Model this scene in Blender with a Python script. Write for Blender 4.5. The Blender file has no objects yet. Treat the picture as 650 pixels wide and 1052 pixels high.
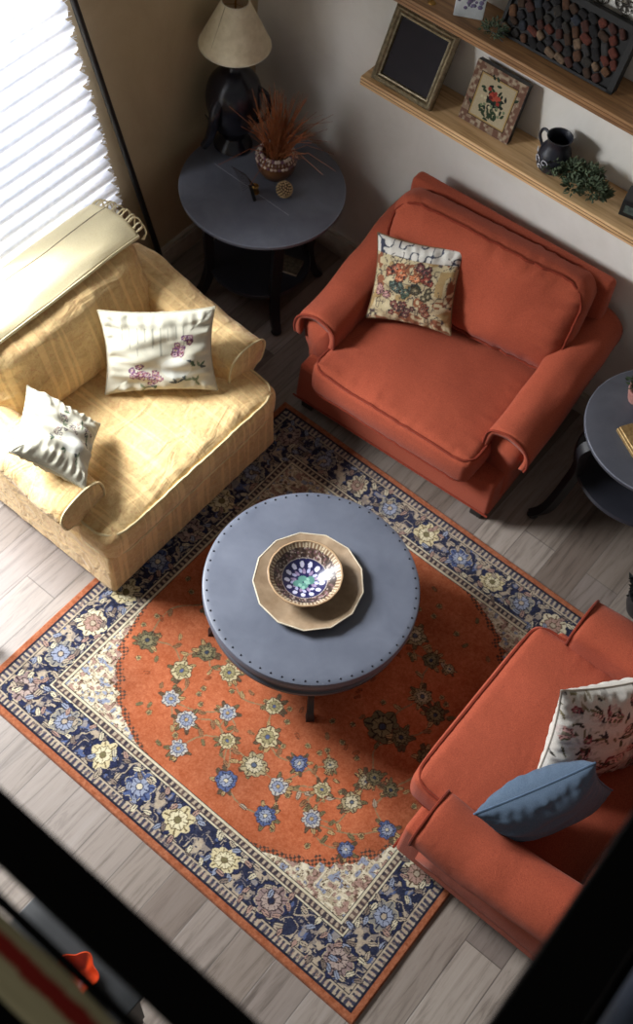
import bpy, bmesh, math, random
import numpy as np
from mathutils import Vector, Matrix, noise
random.seed(7); rng = np.random.default_rng(11)
SC = bpy.context.scene; COL = SC.collection
R = math.radians; PI = math.pi

# ------------------------------------------------------------------ helpers
def lin(c):
    c = np.asarray(c, float)/255.0
    return np.where(c <= .04045, c/12.92, ((c+.055)/1.055)**2.4)
def rgba(c): return (*[float(v) for v in lin(c)], 1.0)

def tag(o, label=None, cat=None, group=None, kind=None):
    if label: o['label'] = label
    if cat: o['category'] = cat
    if group: o['group'] = group
    if kind: o['kind'] = kind
    return o
def empty(name, loc, rz=0.0, label=None, cat=None, group=None):
    o = bpy.data.objects.new(name, None); COL.objects.link(o)
    o.location = loc; o.rotation_euler = (0, 0, rz); o.empty_display_size = .05
    return tag(o, label, cat, group)
def mesh(name, v, f, mat, parent=None, smooth=True, M=None, sharp=None):
    me = bpy.data.meshes.new(name)
    if M is not None: v = [M @ Vector(p) for p in v]
    me.from_pydata([tuple(p) for p in v], [], f); me.update()
    bm = bmesh.new(); bm.from_mesh(me); bmesh.ops.recalc_face_normals(bm, faces=bm.faces)
    bm.to_mesh(me); bm.free()
    if smooth: me.polygons.foreach_set('use_smooth', [True]*len(me.polygons))
    if sharp: me.set_sharp_from_angle(angle=R(sharp))
    o = bpy.data.objects.new(name, me); COL.objects.link(o)
    if mat: me.materials.append(mat)
    if parent: o.parent = parent
    return o
class MB:
    def __init__(s): s.v = []; s.f = []
    def add(s, v, f, M=None):
        n = len(s.v); s.v += [tuple(M @ Vector(p)) if M is not None else tuple(p) for p in v]
        s.f += [tuple(i+n for i in q) for q in f]; return s
    def box(s, x0, x1, y0, y1, z0, z1, M=None, b=0.0):
        if b <= 0:
            v = [(x, y, z) for z in (z0, z1) for y in (y0, y1) for x in (x0, x1)]
            f = [(0,2,3,1), (4,5,7,6), (0,1,5,4), (2,6,7,3), (0,4,6,2), (1,3,7,5)]
            return s.add(v, f, M)
        v, f = rbox((x1-x0)/2, (y1-y0)/2, (z1-z0)/2, b, 6)
        c = ((x0+x1)/2, (y0+y1)/2, (z0+z1)/2)
        return s.add([(p[0]+c[0], p[1]+c[1], p[2]+c[2]) for p in v], f, M)
    def build(s, name, mat, parent=None, smooth=True, sharp=40, M=None):
        return mesh(name, s.v, s.f, mat, parent, smooth, M, sharp)
def rbox(a, b, c, r, n=12, spacing=None):
    """rounded box as one closed quad mesh, n cells a side, denser at its edges"""
    r = min(r, a*.999, b*.999, c*.999)
    def axis(h):
        m = max(2, n)
        k = max(2, min(4, m//3))
        t = [-h + r*(1-math.cos(i/k*PI/2)) * 1.0 for i in range(k+1)]
        t = [-h + r*math.sin(i/k*PI/4)/math.sin(PI/4)*1.0 for i in range(k+1)]
        inner = [(-h+r) + (2*h-2*r)*j/m for j in range(1, m)]
        return t + inner + [-q for q in reversed(t)]
    ax, ay, az = axis(a), axis(b), axis(c)
    V = {}; vs = []; fs = []
    def vid(i, j, k):
        key = (i, j, k)
        if key not in V:
            p = Vector((ax[i], ay[j], az[k]))
            q = Vector((max(-a+r, min(a-r, p.x)), max(-b+r, min(b-r, p.y)), max(-c+r, min(c-r, p.z))))
            d = p-q
            # on the cube's surface: push back to the rounded surface
            if d.length > 1e-9: p = q + d.normalized()*r
            V[key] = len(vs); vs.append(tuple(p))
        return V[key]
    I, J, K = len(ax)-1, len(ay)-1, len(az)-1
    for i in range(I):
        for j in range(J):
            fs.append((vid(i,j,K), vid(i+1,j,K), vid(i+1,j+1,K), vid(i,j+1,K)))
            fs.append((vid(i,j,0), vid(i,j+1,0), vid(i+1,j+1,0), vid(i+1,j,0)))
    for i in range(I):
        for k in range(K):
            fs.append((vid(i,0,k), vid(i+1,0,k), vid(i+1,0,k+1), vid(i,0,k+1)))
            fs.append((vid(i,J,k), vid(i,J,k+1), vid(i+1,J,k+1), vid(i+1,J,k)))
    for j in range(J):
        for k in range(K):
            fs.append((vid(0,j,k), vid(0,j,k+1), vid(0,j+1,k+1), vid(0,j+1,k)))
            fs.append((vid(I,j,k), vid(I,j+1,k), vid(I,j+1,k+1), vid(I,j,k+1)))
    return vs, fs
def tube(pts, r, seg=8, closed=False, r_end=None):
    pts = [Vector(p) for p in pts]; n = len(pts); v = []; f = []
    up = None
    for i, p in enumerate(pts):
        if closed: t = pts[(i+1) % n]-pts[i-1]
        else: t = pts[min(i+1, n-1)]-pts[max(i-1, 0)]
        t = t.normalized() if t.length > 1e-9 else Vector((0,0,1))
        if up is None:
            up = Vector((0,0,1)) if abs(t.z) < .9 else Vector((1,0,0))
        s = t.cross(up)
        if s.length < 1e-6: s = t.orthogonal()
        s.normalize(); up = s.cross(t).normalized()
        rr = r if r_end is None else r + (r_end-r)*i/(n-1)
        for k in range(seg):
            a = 2*PI*k/seg
            v.append(p + (s*math.cos(a)+up*math.sin(a))*rr)
    m = n if closed else n-1
    for i in range(m):
        for k in range(seg):
            a, b = i*seg+k, i*seg+(k+1) % seg
            c, d = ((i+1) % n)*seg+(k+1) % seg, ((i+1) % n)*seg+k
            f.append((a, b, c, d))
    if not closed:
        f.append(tuple(range(seg))); f.append(tuple((n-1)*seg+k for k in reversed(range(seg))))
    return v, f
def lathe(prof, seg=64, mod=None, cap=True):
    """prof (r,z) list; mod(theta, i) -> radius factor"""
    v = []; f = []
    for i, (r, z) in enumerate(prof):
        for k in range(seg):
            a = 2*PI*k/seg; m = mod(a, i) if mod else 1
            v.append((r*m*math.cos(a), r*m*math.sin(a), z))
    for i in range(len(prof)-1):
        for k in range(seg):
            f.append((i*seg+k, i*seg+(k+1) % seg, (i+1)*seg+(k+1) % seg, (i+1)*seg+k))
    if not cap: return v, f
    if prof[0][0] > 1e-4: f.append(tuple(reversed(range(seg))))
    if prof[-1][0] > 1e-4: f.append(tuple((len(prof)-1)*seg+k for k in range(seg)))
    return v, f
def smooth_path(pts, n=8, closed=False):
    pts = [Vector(p) for p in pts]; N = len(pts); out = []
    rngN = N if closed else N-1
    for i in range(rngN):
        if closed: a, b, c, d = pts[i-1], pts[i], pts[(i+1) % N], pts[(i+2) % N]
        else: a, b, c, d = pts[max(i-1,0)], pts[i], pts[i+1], pts[min(i+2,N-1)]
        for k in range(n):
            t = k/n
            out.append(.5*((2*b)+(c-a)*t+(2*a-5*b+4*c-d)*t*t+(3*b-a-3*c+d)*t**3))
    if not closed: out.append(pts[-1])
    return out
def loft(secs, cap=True):
    n = len(secs[0]); v = [p for s in secs for p in s]; f = []
    for i in range(len(secs)-1):
        for k in range(n):
            f.append((i*n+k, i*n+(k+1) % n, (i+1)*n+(k+1) % n, (i+1)*n+k))
    if cap:
        for base, rev in ((0, True), ((len(secs)-1)*n, False)):
            c = len(v); ctr = sum((Vector(v[base+k]) for k in range(n)), Vector())/n; v.append(tuple(ctr))
            for k in range(n):
                f.append((base+(k+1) % n, base+k, c) if rev else (base+k, base+(k+1) % n, c))
    return v, f
def sst(a, b, x):
    t = max(0., min(1., (x-a)/(b-a))); return t*t*(3-2*t)
def nz(x, y, z=0.): return noise.noise(Vector((x, y, z)))

# ------------------------------------------------------------------ materials
def new_mat(name):
    m = bpy.data.materials.new(name); m.use_nodes = True
    nt = m.node_tree; b = nt.nodes['Principled BSDF']
    return m, nt, b
def nd(nt, t, **kw):
    n = nt.nodes.new(t)
    for k, v in kw.items():
        if k in n.inputs: n.inputs[k].default_value = v
        else: setattr(n, k, v)
    return n
def ramp(nt, fac, stops):
    r = nt.nodes.new('ShaderNodeValToRGB'); e = r.color_ramp.elements
    while len(e) < len(stops): e.new(.5)
    for i, (p, c) in enumerate(stops): e[i].position = p; e[i].color = rgba(c)
    nt.links.new(fac, r.inputs['Fac']); return r.outputs['Color']
def mixc(nt, a, b, fac, mode='MIX'):
    m = nt.nodes.new('ShaderNodeMix'); m.data_type = 'RGBA'; m.blend_type = mode
    if isinstance(fac, (int, float)): m.inputs['Factor'].default_value = fac
    else: nt.links.new(fac, m.inputs['Factor'])
    for s, x in (('A', a), ('B', b)):
        i = [q for q in m.inputs if q.name == s and q.type == 'RGBA'][0]
        if isinstance(x, tuple): i.default_value = x
        else: nt.links.new(x, i)
    return [q for q in m.outputs if q.type == 'RGBA'][0]
def coords(nt, scale=(1,1,1), rot=(0,0,0), kind='Object', loc=(0,0,0)):
    tc = nt.nodes.new('ShaderNodeTexCoord'); mp = nt.nodes.new('ShaderNodeMapping')
    mp.inputs['Scale'].default_value = scale; mp.inputs['Rotation'].default_value = rot; mp.inputs['Location'].default_value = loc
    nt.links.new(tc.outputs[kind], mp.inputs['Vector']); return mp.outputs['Vector']
def noise_t(nt, vec, scale, detail=4, rough=.6, dist=0):
    n = nd(nt, 'ShaderNodeTexNoise', Scale=scale, Detail=detail, Roughness=rough, Distortion=dist)
    nt.links.new(vec, n.inputs['Vector']); return n.outputs['Fac']
def bump(nt, b, h, strength=.3, dist=.002, prev=None):
    n = nd(nt, 'ShaderNodeBump', Strength=strength, Distance=dist); nt.links.new(h, n.inputs['Height'])
    if prev is not None: nt.links.new(prev, n.inputs['Normal'])
    nt.links.new(n.outputs['Normal'], b.inputs['Normal']); return n.outputs['Normal']
def simple(name, c, rough=.5, metal=0, c2=None, sc=20, bs=.1, spec=.5):
    m, nt, b = new_mat(name)
    v = coords(nt); n = noise_t(nt, v, sc, 5)
    col = ramp(nt, n, [(.3, c2 or [int(x*.85) for x in c]), (.7, c)])
    nt.links.new(col, b.inputs['Base Color']); b.inputs['Roughness'].default_value = rough
    b.inputs['Metallic'].default_value = metal; b.inputs['Specular IOR Level'].default_value = spec
    if bs: bump(nt, b, n, bs, .002)
    return m
def woven(name, c1, c2, thread=900, wr=.25):
    m, nt, b = new_mat(name); v = coords(nt)
    big = noise_t(nt, v, 6, 4); fine = noise_t(nt, v, 260, 2, .8)
    w1 = nd(nt, 'ShaderNodeTexWave', Scale=thread/6.28, Distortion=2.0, bands_direction='X'); nt.links.new(v, w1.inputs['Vector'])
    col = ramp(nt, fine, [(.25, c2), (.75, c1)])
    col = mixc(nt, col, rgba([int(x*.82) for x in c1]), ramp(nt, big, [(.45, (0,0,0)), (.8, (150,150,150))]))
    nt.links.new(col, b.inputs['Base Color']); b.inputs['Roughness'].default_value = .92
    b.inputs['Sheen Weight'].default_value = .07; b.inputs['Sheen Roughness'].default_value = .5; b.inputs['Specular IOR Level'].default_value = .15
    p = bump(nt, b, fine, .35, .0015)
    wn = noise_t(nt, v, 9, 3, .5, .3); bump(nt, b, wn, wr, .02, p)
    return m
def vcol(name, rough=.95, bs=.4, fine_s=350, sheen=.1, dist=.002, var=.35, spec=.15):
    m, nt, b = new_mat(name)
    a = nd(nt, 'ShaderNodeVertexColor', layer_name='Col'); v = coords(nt)
    fine = noise_t(nt, v, fine_s, 2, .8)
    g = ramp(nt, fine, [(.2, (255-int(var*160),)*3), (.8, (255,)*3)])
    col = mixc(nt, a.outputs['Color'], g, 1.0, 'MULTIPLY')
    nt.links.new(col, b.inputs['Base Color']); b.inputs['Roughness'].default_value = rough
    b.inputs['Sheen Weight'].default_value = sheen; b.inputs['Specular IOR Level'].default_value = spec
    bump(nt, b, fine, bs, dist); return m

M = {}
M['orange'] = woven('orange_wool', (178,88,62), (130,58,42))
M['orange_dark'] = woven('orange_piping', (142,58,38), (100,38,26))
def yellow(name, c1, c2, c3):
    m, nt, b = new_mat(name); v = coords(nt)
    n = noise_t(nt, v, 22, 6, .7, 1.5); f = noise_t(nt, v, 300, 2, .8); q = noise_t(nt, v, 48, 3, .6, 2.5)
    vs = coords(nt, (26, 1.0, 1.0)); st = noise_t(nt, vs, 1.6, 2, .5)
    col = ramp(nt, n, [(.34, c2), (.6, c1)])
    col = mixc(nt, col, rgba(c3), ramp(nt, q, [(.54, (0,0,0)), (.62, (190,190,190))]))
    col = mixc(nt, col, rgba([min(255, int(x*1.12)) for x in c1]), ramp(nt, st, [(.54, (0,0,0)), (.60, (190,190,190))]))
    nt.links.new(col, b.inputs['Base Color']); b.inputs['Roughness'].default_value = .85
    b.inputs['Sheen Weight'].default_value = .2; b.inputs['Specular IOR Level'].default_value = .2
    p = bump(nt, b, f, .3, .0015); w = noise_t(nt, coords(nt, (1, 2.2, 2.2)), 6, 3, .5, 1.0); bump(nt, b, w, .45, .03, p)
    return m
M['yellow'] = yellow('yellow_brocade', (228,198,142), (210,172,118), (206,146,108))
M['yellow_pipe'] = simple('cream_piping', (235,215,165), .8)
M['cream'] = woven('cream_throw_cloth', (240,228,190), (222,205,160), wr=.15)
M['feet'] = simple('dark_wood_feet', (30,26,24), .5)
M['black'] = simple('black_painted_wood', (26,26,30), .42, c2=(18,18,22), sc=8)
M['blackmetal'] = simple('matte_black_metal', (14,14,15), .55, bs=0)
M['rail'] = simple('black_rail_metal', (5,5,5), .8, bs=0, spec=.1)
M['brass'] = simple('old_brass', (170,130,70), .35, 1.0)
M['nail'] = simple('dark_steel_nail', (50,52,60), .35, .9, bs=0)

M['slate_low'] = simple('black_blue_paint', (46,47,54), .4, c2=(36,37,44), sc=8)
M['worn_lit'] = simple('worn_lit_paint', (120,124,136), .4, bs=0)  # paler rim paint: wear plus an edge highlight put into the colour
def slate(name, c1, c2, rough):
    m, nt, b = new_mat(name); v = coords(nt)
    n = noise_t(nt, v, 7, 6, .6, .4); f = noise_t(nt, v, 90, 4, .7)
    col = ramp(nt, n, [(.3, c2), (.72, c1)]); col = mixc(nt, col, rgba([min(255, int(x*1.25)) for x in c1]), ramp(nt, f, [(.62, (0,0,0)), (.75, (60,60,60))]))
    nt.links.new(col, b.inputs['Base Color'])
    rr = nd(nt, 'ShaderNodeMapRange'); nt.links.new(n, rr.inputs['Value']); rr.inputs['To Min'].default_value = rough-.08; rr.inputs['To Max'].default_value = rough+.1
    nt.links.new(rr.outputs['Result'], b.inputs['Roughness'])
    bump(nt, b, f, .06, .002); return m
M['slate'] = slate('slate_blue_leather', (100,105,118), (86,91,104), .45)
M['slate_dark'] = slate('charcoal_paint', (80,82,90), (64,66,74), .36)

# ---- wood floor: planks run along Y, 0.16 wide
M['slate_mid'] = slate('blue_grey_paint', (106,109,120), (86,89,100), .4)
def floor_mat():
    m, nt, b = new_mat('grey_oak_planks')
    v = coords(nt, (1,1,1), (0,0,R(90)), loc=(0, .03, 0))
    br = nd(nt, 'ShaderNodeTexBrick', Scale=1.0); br.offset = .37; br.offset_frequency = 2
    for k, val in {'Mortar Size': .0022, 'Mortar Smooth': .3, 'Bias': 0., 'Brick Width': 1.15, 'Row Height': .16}.items(): br.inputs[k].default_value = val
    br.inputs['Color1'].default_value = (0,0,0,1); br.inputs['Color2'].default_value = (1,1,1,1); br.inputs['Mortar'].default_value = (.5,.5,.5,1)
    nt.links.new(v, br.inputs['Vector'])
    tone = ramp(nt, br.outputs['Color'], [(.0, (116,104,96)), (.35, (150,140,131)), (.7, (134,124,118)), (1., (172,163,154))])
    vg = coords(nt, (14, 1.1, 1)); g = noise_t(nt, vg, 2.4, 8, .68, .9)
    # shift the grain from plank to plank
    grain = ramp(nt, g, [(.28, (150,142,136)), (.5, (236,232,228)), (.75, (255,255,255))])
    col = mixc(nt, tone, grain, .9, 'MULTIPLY')
    vk = coords(nt, (5, 1, 1)); k = noise_t(nt, vk, 3.2, 3, .5, 2)
    col = mixc(nt, col, rgba((96,84,76)), ramp(nt, k, [(.58, (0,0,0)), (.72, (110,110,110))]))
    seam = ramp(nt, br.outputs['Fac'], [(0., (0,0,0)), (1., (200,200,200))])
    col = mixc(nt, col, rgba((66,58,54)), seam)
    nt.links.new(col, b.inputs['Base Color']); b.inputs['Roughness'].default_value = .42
    inv = nd(nt, 'ShaderNodeMath', operation='SUBTRACT'); inv.inputs[0].default_value = 1; nt.links.new(br.outputs['Fac'], inv.inputs[1])
    p = bump(nt, b, inv.outputs[0], .5, .002); bump(nt, b, g, .12, .003, p)
    return m
M['floor'] = floor_mat()
def plaster(name, k1, k2, k3):
    m, nt, b = new_mat(name); v = coords(nt)
    n = noise_t(nt, v, 2.2, 6, .65, .6); f = noise_t(nt, v, 60, 4, .6); s = noise_t(nt, coords(nt, (1,1,.25)), 5, 4, .6)
    col = ramp(nt, n, [(.3, k2), (.65, k1)])
    col = mixc(nt, col, rgba(k3), ramp(nt, s, [(.58, (0,0,0)), (.75, (110,110,110))]))
    nt.links.new(col, b.inputs['Base Color']); b.inputs['Roughness'].default_value = .8
    p = bump(nt, b, f, .15, .003); bump(nt, b, n, .2, .02, p); return m
M['wall'] = plaster('lit_plaster', (230,227,220), (216,212,203), (196,190,178))  # lit copy of the wall plaster, lightened for daylight on the right wall
M['wall_shaded'] = plaster('shaded_plaster', (186,168,136), (172,154,122), (154,136,106))  # same plaster, with the left wall's shade and warm bounce in its colour
M['trim'] = simple('painted_trim', (200,194,180), .5, bs=.02)
def wood(name, c1, c2, c3, axis=0):
    m, nt, b = new_mat(name)
    v = coords(nt, (1.2, 22, 22) if axis == 0 else (22, 22, 1.2)); g = noise_t(nt, v, 2.5, 8, .65, .5)
    col = ramp(nt, g, [(.3, c3), (.48, c2), (.7, c1)])
    nt.links.new(col, b.inputs['Base Color']); b.inputs['Roughness'].default_value = .5
    bump(nt, b, g, .15, .003); return m
M['shelf'] = wood('honey_oak_shelf', (226,192,146), (208,170,122), (164,124,82))
M['shelf_up'] = wood('oak_shelf_browned', (168,128,86), (140,102,66), (92,64,40))
M['silver'] = simple('antique_silver_gilt', (168,156,128), .38, .75, c2=(110,98,76), sc=60, bs=.3)
M['canvas_dark'] = simple('dark_slate_picture', (40,36,40), .75, c2=(32,29,34), sc=6, spec=.25)

# ------------------------------------------------------------------ painted patterns (numpy canvas -> vertex colours)
class Canvas:
    def __init__(s, w, h, n, base):
        s.w, s.h = w, h; s.nx = n; s.ny = max(2, int(round(n*h/w)))
        s.X, s.Y = np.meshgrid(np.linspace(0, w, s.nx), np.linspace(0, h, s.ny))
        s.I = np.empty((s.ny, s.nx, 3)); s.I[:] = base
    def vn(s, cell, seed):
        g = np.random.default_rng(seed).random((int(s.h/cell)+4, int(s.w/cell)+4))
        u = s.X/cell; v = s.Y/cell; i = u.astype(int); j = v.astype(int); a = u-i; b = v-j
        a = a*a*(3-2*a); b = b*b*(3-2*b)
        return (g[j,i]*(1-a)+g[j,i+1]*a)*(1-b)+(g[j+1,i]*(1-a)+g[j+1,i+1]*a)*b
    def win(s, x, y, r):
        i0 = max(0, int((x-r)/s.w*(s.nx-1))); i1 = min(s.nx, int((x+r)/s.w*(s.nx-1))+2)
        j0 = max(0, int((y-r)/s.h*(s.ny-1))); j1 = min(s.ny, int((y+r)/s.h*(s.ny-1))+2)
        return slice(j0, j1), slice(i0, i1)
    def put(s, W, mask, col, jit=0):
        sub = s.I[W]; c = np.asarray(col, float)
        if jit: c = c + (rng.random(mask.shape)[..., None]-.5)*jit
        s.I[W] = np.where(mask[..., None], c, sub)
    def disc(s, x, y, r, col, ax=1., ang=0., jit=0):
        W = s.win(x, y, r*max(1, ax)*1.05); X = s.X[W]-x; Y = s.Y[W]-y
        c, q = math.cos(ang), math.sin(ang); a = X*c+Y*q; b = -X*q+Y*c
        s.put(W, (a/ax)**2+b**2 < r*r, col, jit)
    def rosette(s, x, y, r, n, cols, outline=None, ph=0., ol=.006, squash=1., ang=0.):
        W = s.win(x, y, r*1.35+ol); X = s.X[W]-x; Y = s.Y[W]-y
        c, q = math.cos(ang), math.sin(ang); X, Y = X*c+Y*q, (-X*q+Y*c)/squash
        rr = np.hypot(X, Y); th = np.arctan2(Y, X)+ph
        wob = .05*np.sin(3*th+x*40)+.04*np.sin(7*th+y*50)
        lob = .80+.22*np.abs(np.cos(n*th/2))+wob
        if outline is not None: s.put(W, rr < r*lob+ol, outline)
        s.put(W, rr < r*lob, cols[0], 14)
        vein = (np.abs(np.sin(n*th/2)) < .22) & (rr < r*lob*.96) & (rr > r*.35); s.put(W, vein, cols[1], 10)
        l2 = (.50+.14*np.abs(np.cos(n*th/2+1.2)))
        s.put(W, rr < r*(l2+.07), cols[1]); s.put(W, rr < r*l2, cols[2], 14)
        s.put(W, (np.abs(np.sin(n*th/2+1.2)) < .2) & (rr < r*l2), cols[1])
        s.put(W, rr < r*.26, cols[1]); s.put(W, rr < r*.19, cols[3])
    def leaf(s, x, y, ang, L, wd, col, edge=None):
        W = s.win(x, y, L*1.1); X = s.X[W]-x; Y = s.Y[W]-y
        c, q = math.cos(ang), math.sin(ang); a = (X*c+Y*q)/L; b = -X*q+Y*c
        half = wd*np.sqrt(np.clip(a*(1-a)*4, 0, 1))*(1-.3*a)
        ok = (a > 0) & (a < 1)
        if edge is not None: s.put(W, ok & (np.abs(b) < half+wd*.3), edge)
        s.put(W, ok & (np.abs(b) < half), col, 12)
        if edge is not None: s.put(W, ok & (np.abs(b) < wd*.12), edge)
    def line(s, pts, wd, col):
        for (x0, y0), (x1, y1) in zip(pts[:-1], pts[1:]):
            L = math.hypot(x1-x0, y1-y0)
            if L < 1e-6: continue
            cx, cy = (x0+x1)/2, (y0+y1)/2; W = s.win(cx, cy, L/2+wd)
            X = s.X[W]-x0; Y = s.Y[W]-y0; t = np.clip((X*(x1-x0)+Y*(y1-y0))/L/L, 0, 1)
            s.put(W, np.hypot(X-t*(x1-x0), Y-t*(y1-y0)) < wd/2, col)
    def curve(s, pts, wd, col):
        p = smooth_path([(a, b, 0) for a, b in pts], 6); s.line([(q.x, q.y) for q in p], wd, col)
    def sample(s, u, v):
        """u, v arrays 0..1 -> linear rgba"""
        i = np.clip((u*(s.nx-1)).round().astype(int), 0, s.nx-1); j = np.clip((v*(s.ny-1)).round().astype(int), 0, s.ny-1)
        c = lin(np.clip(s.I[j, i], 0, 255)); return np.concatenate([c, np.ones(c.shape[:-1]+(1,))], -1)
def set_col(o, arr):
    a = o.data.color_attributes.new('Col', 'FLOAT_COLOR', 'POINT')
    a.data.foreach_set('color', np.ascontiguousarray(arr, dtype=np.float32).ravel())

NAVY = (40,44,68); NAVY2 = (30,31,46); CREAM = (214,203,174); BEIGE = (182,166,144); PINK = (172,140,126); GREY = (150,143,140)
BLUE = (84,98,138); LBL = (150,157,176); ORG = (186,103,66); ORG2 = (186,82,42); BRN = (96,74,58); OLV = (120,112,78); GLD = (186,158,110)

def make_rug():
    w, h = 1.89, 1.89; n = 690
    x0, y0 = .985, -2.79
    c = Canvas(w, h, n, ORG)
    X, Y = c.X, c.Y
    dE = np.minimum(np.minimum(X, w-X), np.minimum(Y, h-Y))
    side = np.argmin(np.stack([X, w-X, Y, h-Y]), 0)
    t = np.where(side < 2, Y, X)
    v1, v2, v3 = c.vn(.05, 1), c.vn(.012, 2), c.vn(.2, 3)
    field = np.array(ORG)*(.88+.20*v3[..., None])+(v1[..., None]-.5)*14 + (v2[..., None]-.5)*16
    c.I[:] = field
    FB = .252          # border total
    def band(a, b, col, jit=18):
        m = (dE >= a) & (dE < b); cc = np.asarray(col, float)+(v2[m][..., None]-.5)*jit; c.I[m] = cc
    band(0, .030, (164,96,64), 30)
    band(.030, .036, NAVY2); band(.036, .064, (120,108,104))
    m = (dE >= .036) & (dE < .064); s1 = np.sin(t*2*PI/.021+3*v1)
    wv = v2+.3*v1; c.I[m & (s1+wv*2-1.2 > .35)] = (62,62,80); c.I[m & (s1-wv*1.5+.9 < -.45)] = BEIGE
    d1 = np.abs(dE-.050); c.I[m & (d1 < .006) & (s1 < .1) & (s1 > -.4)] = PINK
    band(.064, .069, BEIGE); band(.070, .074, NAVY2)
    band(.074, .206, NAVY, 14)
    band(.206, .210, NAVY2); band(.210, .215, CREAM); band(.215, .241, (112,92,84))
    m = (dE >= .215) & (dE < .241); s2 = np.sin(t*2*PI/.023+1+3*v1)
    c.I[m & (s2+wv*2-1.2 > .3)] = (64,56,62); c.I[m & (s2 < -.2) & (np.abs(dE-.228) < .008)] = BEIGE
    band(.241, .247, CREAM); band(.247, .252, NAVY2)
    # spandrels at the four corners of the field: cream, with scalloped beaded edge
    fx0, fx1 = FB, w-FB
    ax = np.minimum(X-fx0, fx1-X); ay = np.minimum(Y-fx0, fx1-Y); inside = (ax > 0) & (ay > 0)
    q = np.maximum(ax, 0)**.62 + np.maximum(ay, 0)**.62
    ang = np.arctan2(ay, ax+1e-6); lim = .40**.62 + .030*np.abs(np.sin(ang*9)) + .012*np.sin(ang*26)
    sp = inside & (q < lim)
    edge = inside & (q >= lim) & (q < lim+.05) & ((np.sin(X*2*PI/.022)*np.sin(Y*2*PI/.022)) > -.05)
    c.I[sp] = np.array((204,190,162))+(v2[sp][..., None]-.5)*50
    k = c.vn(.018, 9); k2 = c.vn(.009, 10)
    c.I[sp & (k > .68)] = PINK; c.I[sp & (k < .26)] = LBL; c.I[sp & (np.abs(k2-.5) < .06)] = BRN
    c.I[sp & (k > .45) & (k < .53)] = (232,222,196)
    c.I[edge] = (82,62,52)
    # ribbons and small forms between the border rosettes
    bm = (dE >= .074) & (dE < .206)
    ka, kb, kc = c.vn(.026, 21), c.vn(.011, 22), c.vn(.03, 23)
    c.I[bm & (ka > .55) & (kb > .3)] = (146,134,124)
    c.I[bm & (ka > .68) & (kb > .35)] = BEIGE
    c.I[bm & (kc < .24) & (kb < .6)] = BLUE
    c.I[bm & (kc < .15)] = GREY
    c.I[bm & (np.abs(kc-.55) < .03)] = BEIGE; c.I[bm & (np.abs(ka-.42) < .012)] = (120,112,112)
    pk = [CREAM, BRN, PINK, BEIGE]; cr = [(216,202,160), (112,96,66), (228,218,182), OLV]
    bl = [BLUE, (40,48,84), LBL, CREAM]; gb = [(142,138,130), NAVY, LBL, BEIGE]; gp = [(150,128,124), (62,48,52), (178,158,148), NAVY]
    def ros(wx, wy, r, cols, n=8):
        r *= 1.08
        x, y = wx-x0, wy-y0
        c.rosette(x, y, r*1.16, n, [(36,42,74)]*4, NAVY2, ol=.004)
        c.rosette(x, y, r, n, cols, (198,184,150), ph=x*7, ol=.0025, squash=.92+.12*math.sin(x*9), ang=x*3)
    B = .14
    for sx, cc in zip((1.13,1.345,1.55,1.74,1.935,2.165,2.39,2.70), (gp,gb,cr,bl,cr,cr,gp,gp)): ros(sx, -2.65, .056 if cc is not cr else .054, cc, random.choice((7,8,9)))
    for sx, cc in zip((1.13,1.33,1.52,1.70,1.90,2.08,2.25,2.40,2.56,2.73), (gp,gb,pk,gb,cr,bl,cr,gb,pk,gp)): ros(sx, -1.04, .050, cc, random.choice((7,8,9)))
    for sy, cc in zip((-2.46,-2.28,-2.09,-1.9,-1.7,-1.5,-1.3), (gb,pk,cr,bl,gp,cr,gb)): ros(1.13, sy, .053, cc)
    for sy, cc in zip((-2.43,-2.23,-2.03,-1.83,-1.6,-1.4,-1.2), (gb,pk,gp,cr,bl,pk,gb)): ros(2.735, sy, .055, cc)
    # leaves beside the rosettes
    def side_pts():
        for k in range(26):
            s = .13+k*.0655
            for (px, py, a) in ((s, B, 0), (s, h-B, 0), (B, s, PI/2), (w-B, s, PI/2)): yield k, px, py, a
    for k, px, py, a in side_pts():
        for sg in (-1, 1, -1, 1):
            ox, oy = (0, .046*sg) if a == 0 else (.046*sg, 0)
            c.leaf(px+ox+random.uniform(-.012,.012), py+oy+random.uniform(-.012,.012), random.uniform(0, 6.28), .034, .009, random.choice([BEIGE, PINK, CREAM, LBL, (132,116,104)]), NAVY2)
    # field: vines first, then flowers
    P = {'a':(1.346,-2.192),'b':(1.539,-2.198),'c':(1.561,-2.075),'d':(1.687,-2.082),'e':(1.588,-2.315),'f':(1.693,-2.34),'g':(1.796,-2.214),'h':(1.748,-2.445),
         'i':(1.869,-2.301),'j':(1.977,-2.187),'k':(2.011,-2.306),'l':(1.971,-2.422),'m':(2.138,-2.189),'n':(2.233,-2.114),'o':(2.27,-2.211),'p':(2.135,-2.311),
         'q':(2.171,-2.428),'r':(2.311,-2.324),'s':(2.386,-2.176),'t':(2.379,-2.075),'u':(2.29,-1.86),'v':(2.553,-2.173),'w':(1.915,-2.073),
         'A':(2.335,-1.655),'B':(2.42,-1.684),'C':(2.268,-1.504),'D':(2.347,-1.487),'E':(2.152,-1.46),'F':(2.372,-1.847),'G':(2.393,-2.044),'H':(2.47,-2.041),'I':(1.43,-1.9),
         'J':(1.45,-1.6),'K':(1.6,-1.45),'L':(1.8,-1.35),'M':(2.0,-1.35),'N':(1.4,-1.75),'O':(2.5,-1.85),'P':(2.55,-1.6),'Q':(2.48,-2.33)}
    P = {k: (x-x0, y-y0) for k, (x, y) in P.items()}
    VI = (150,126,92)
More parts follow.
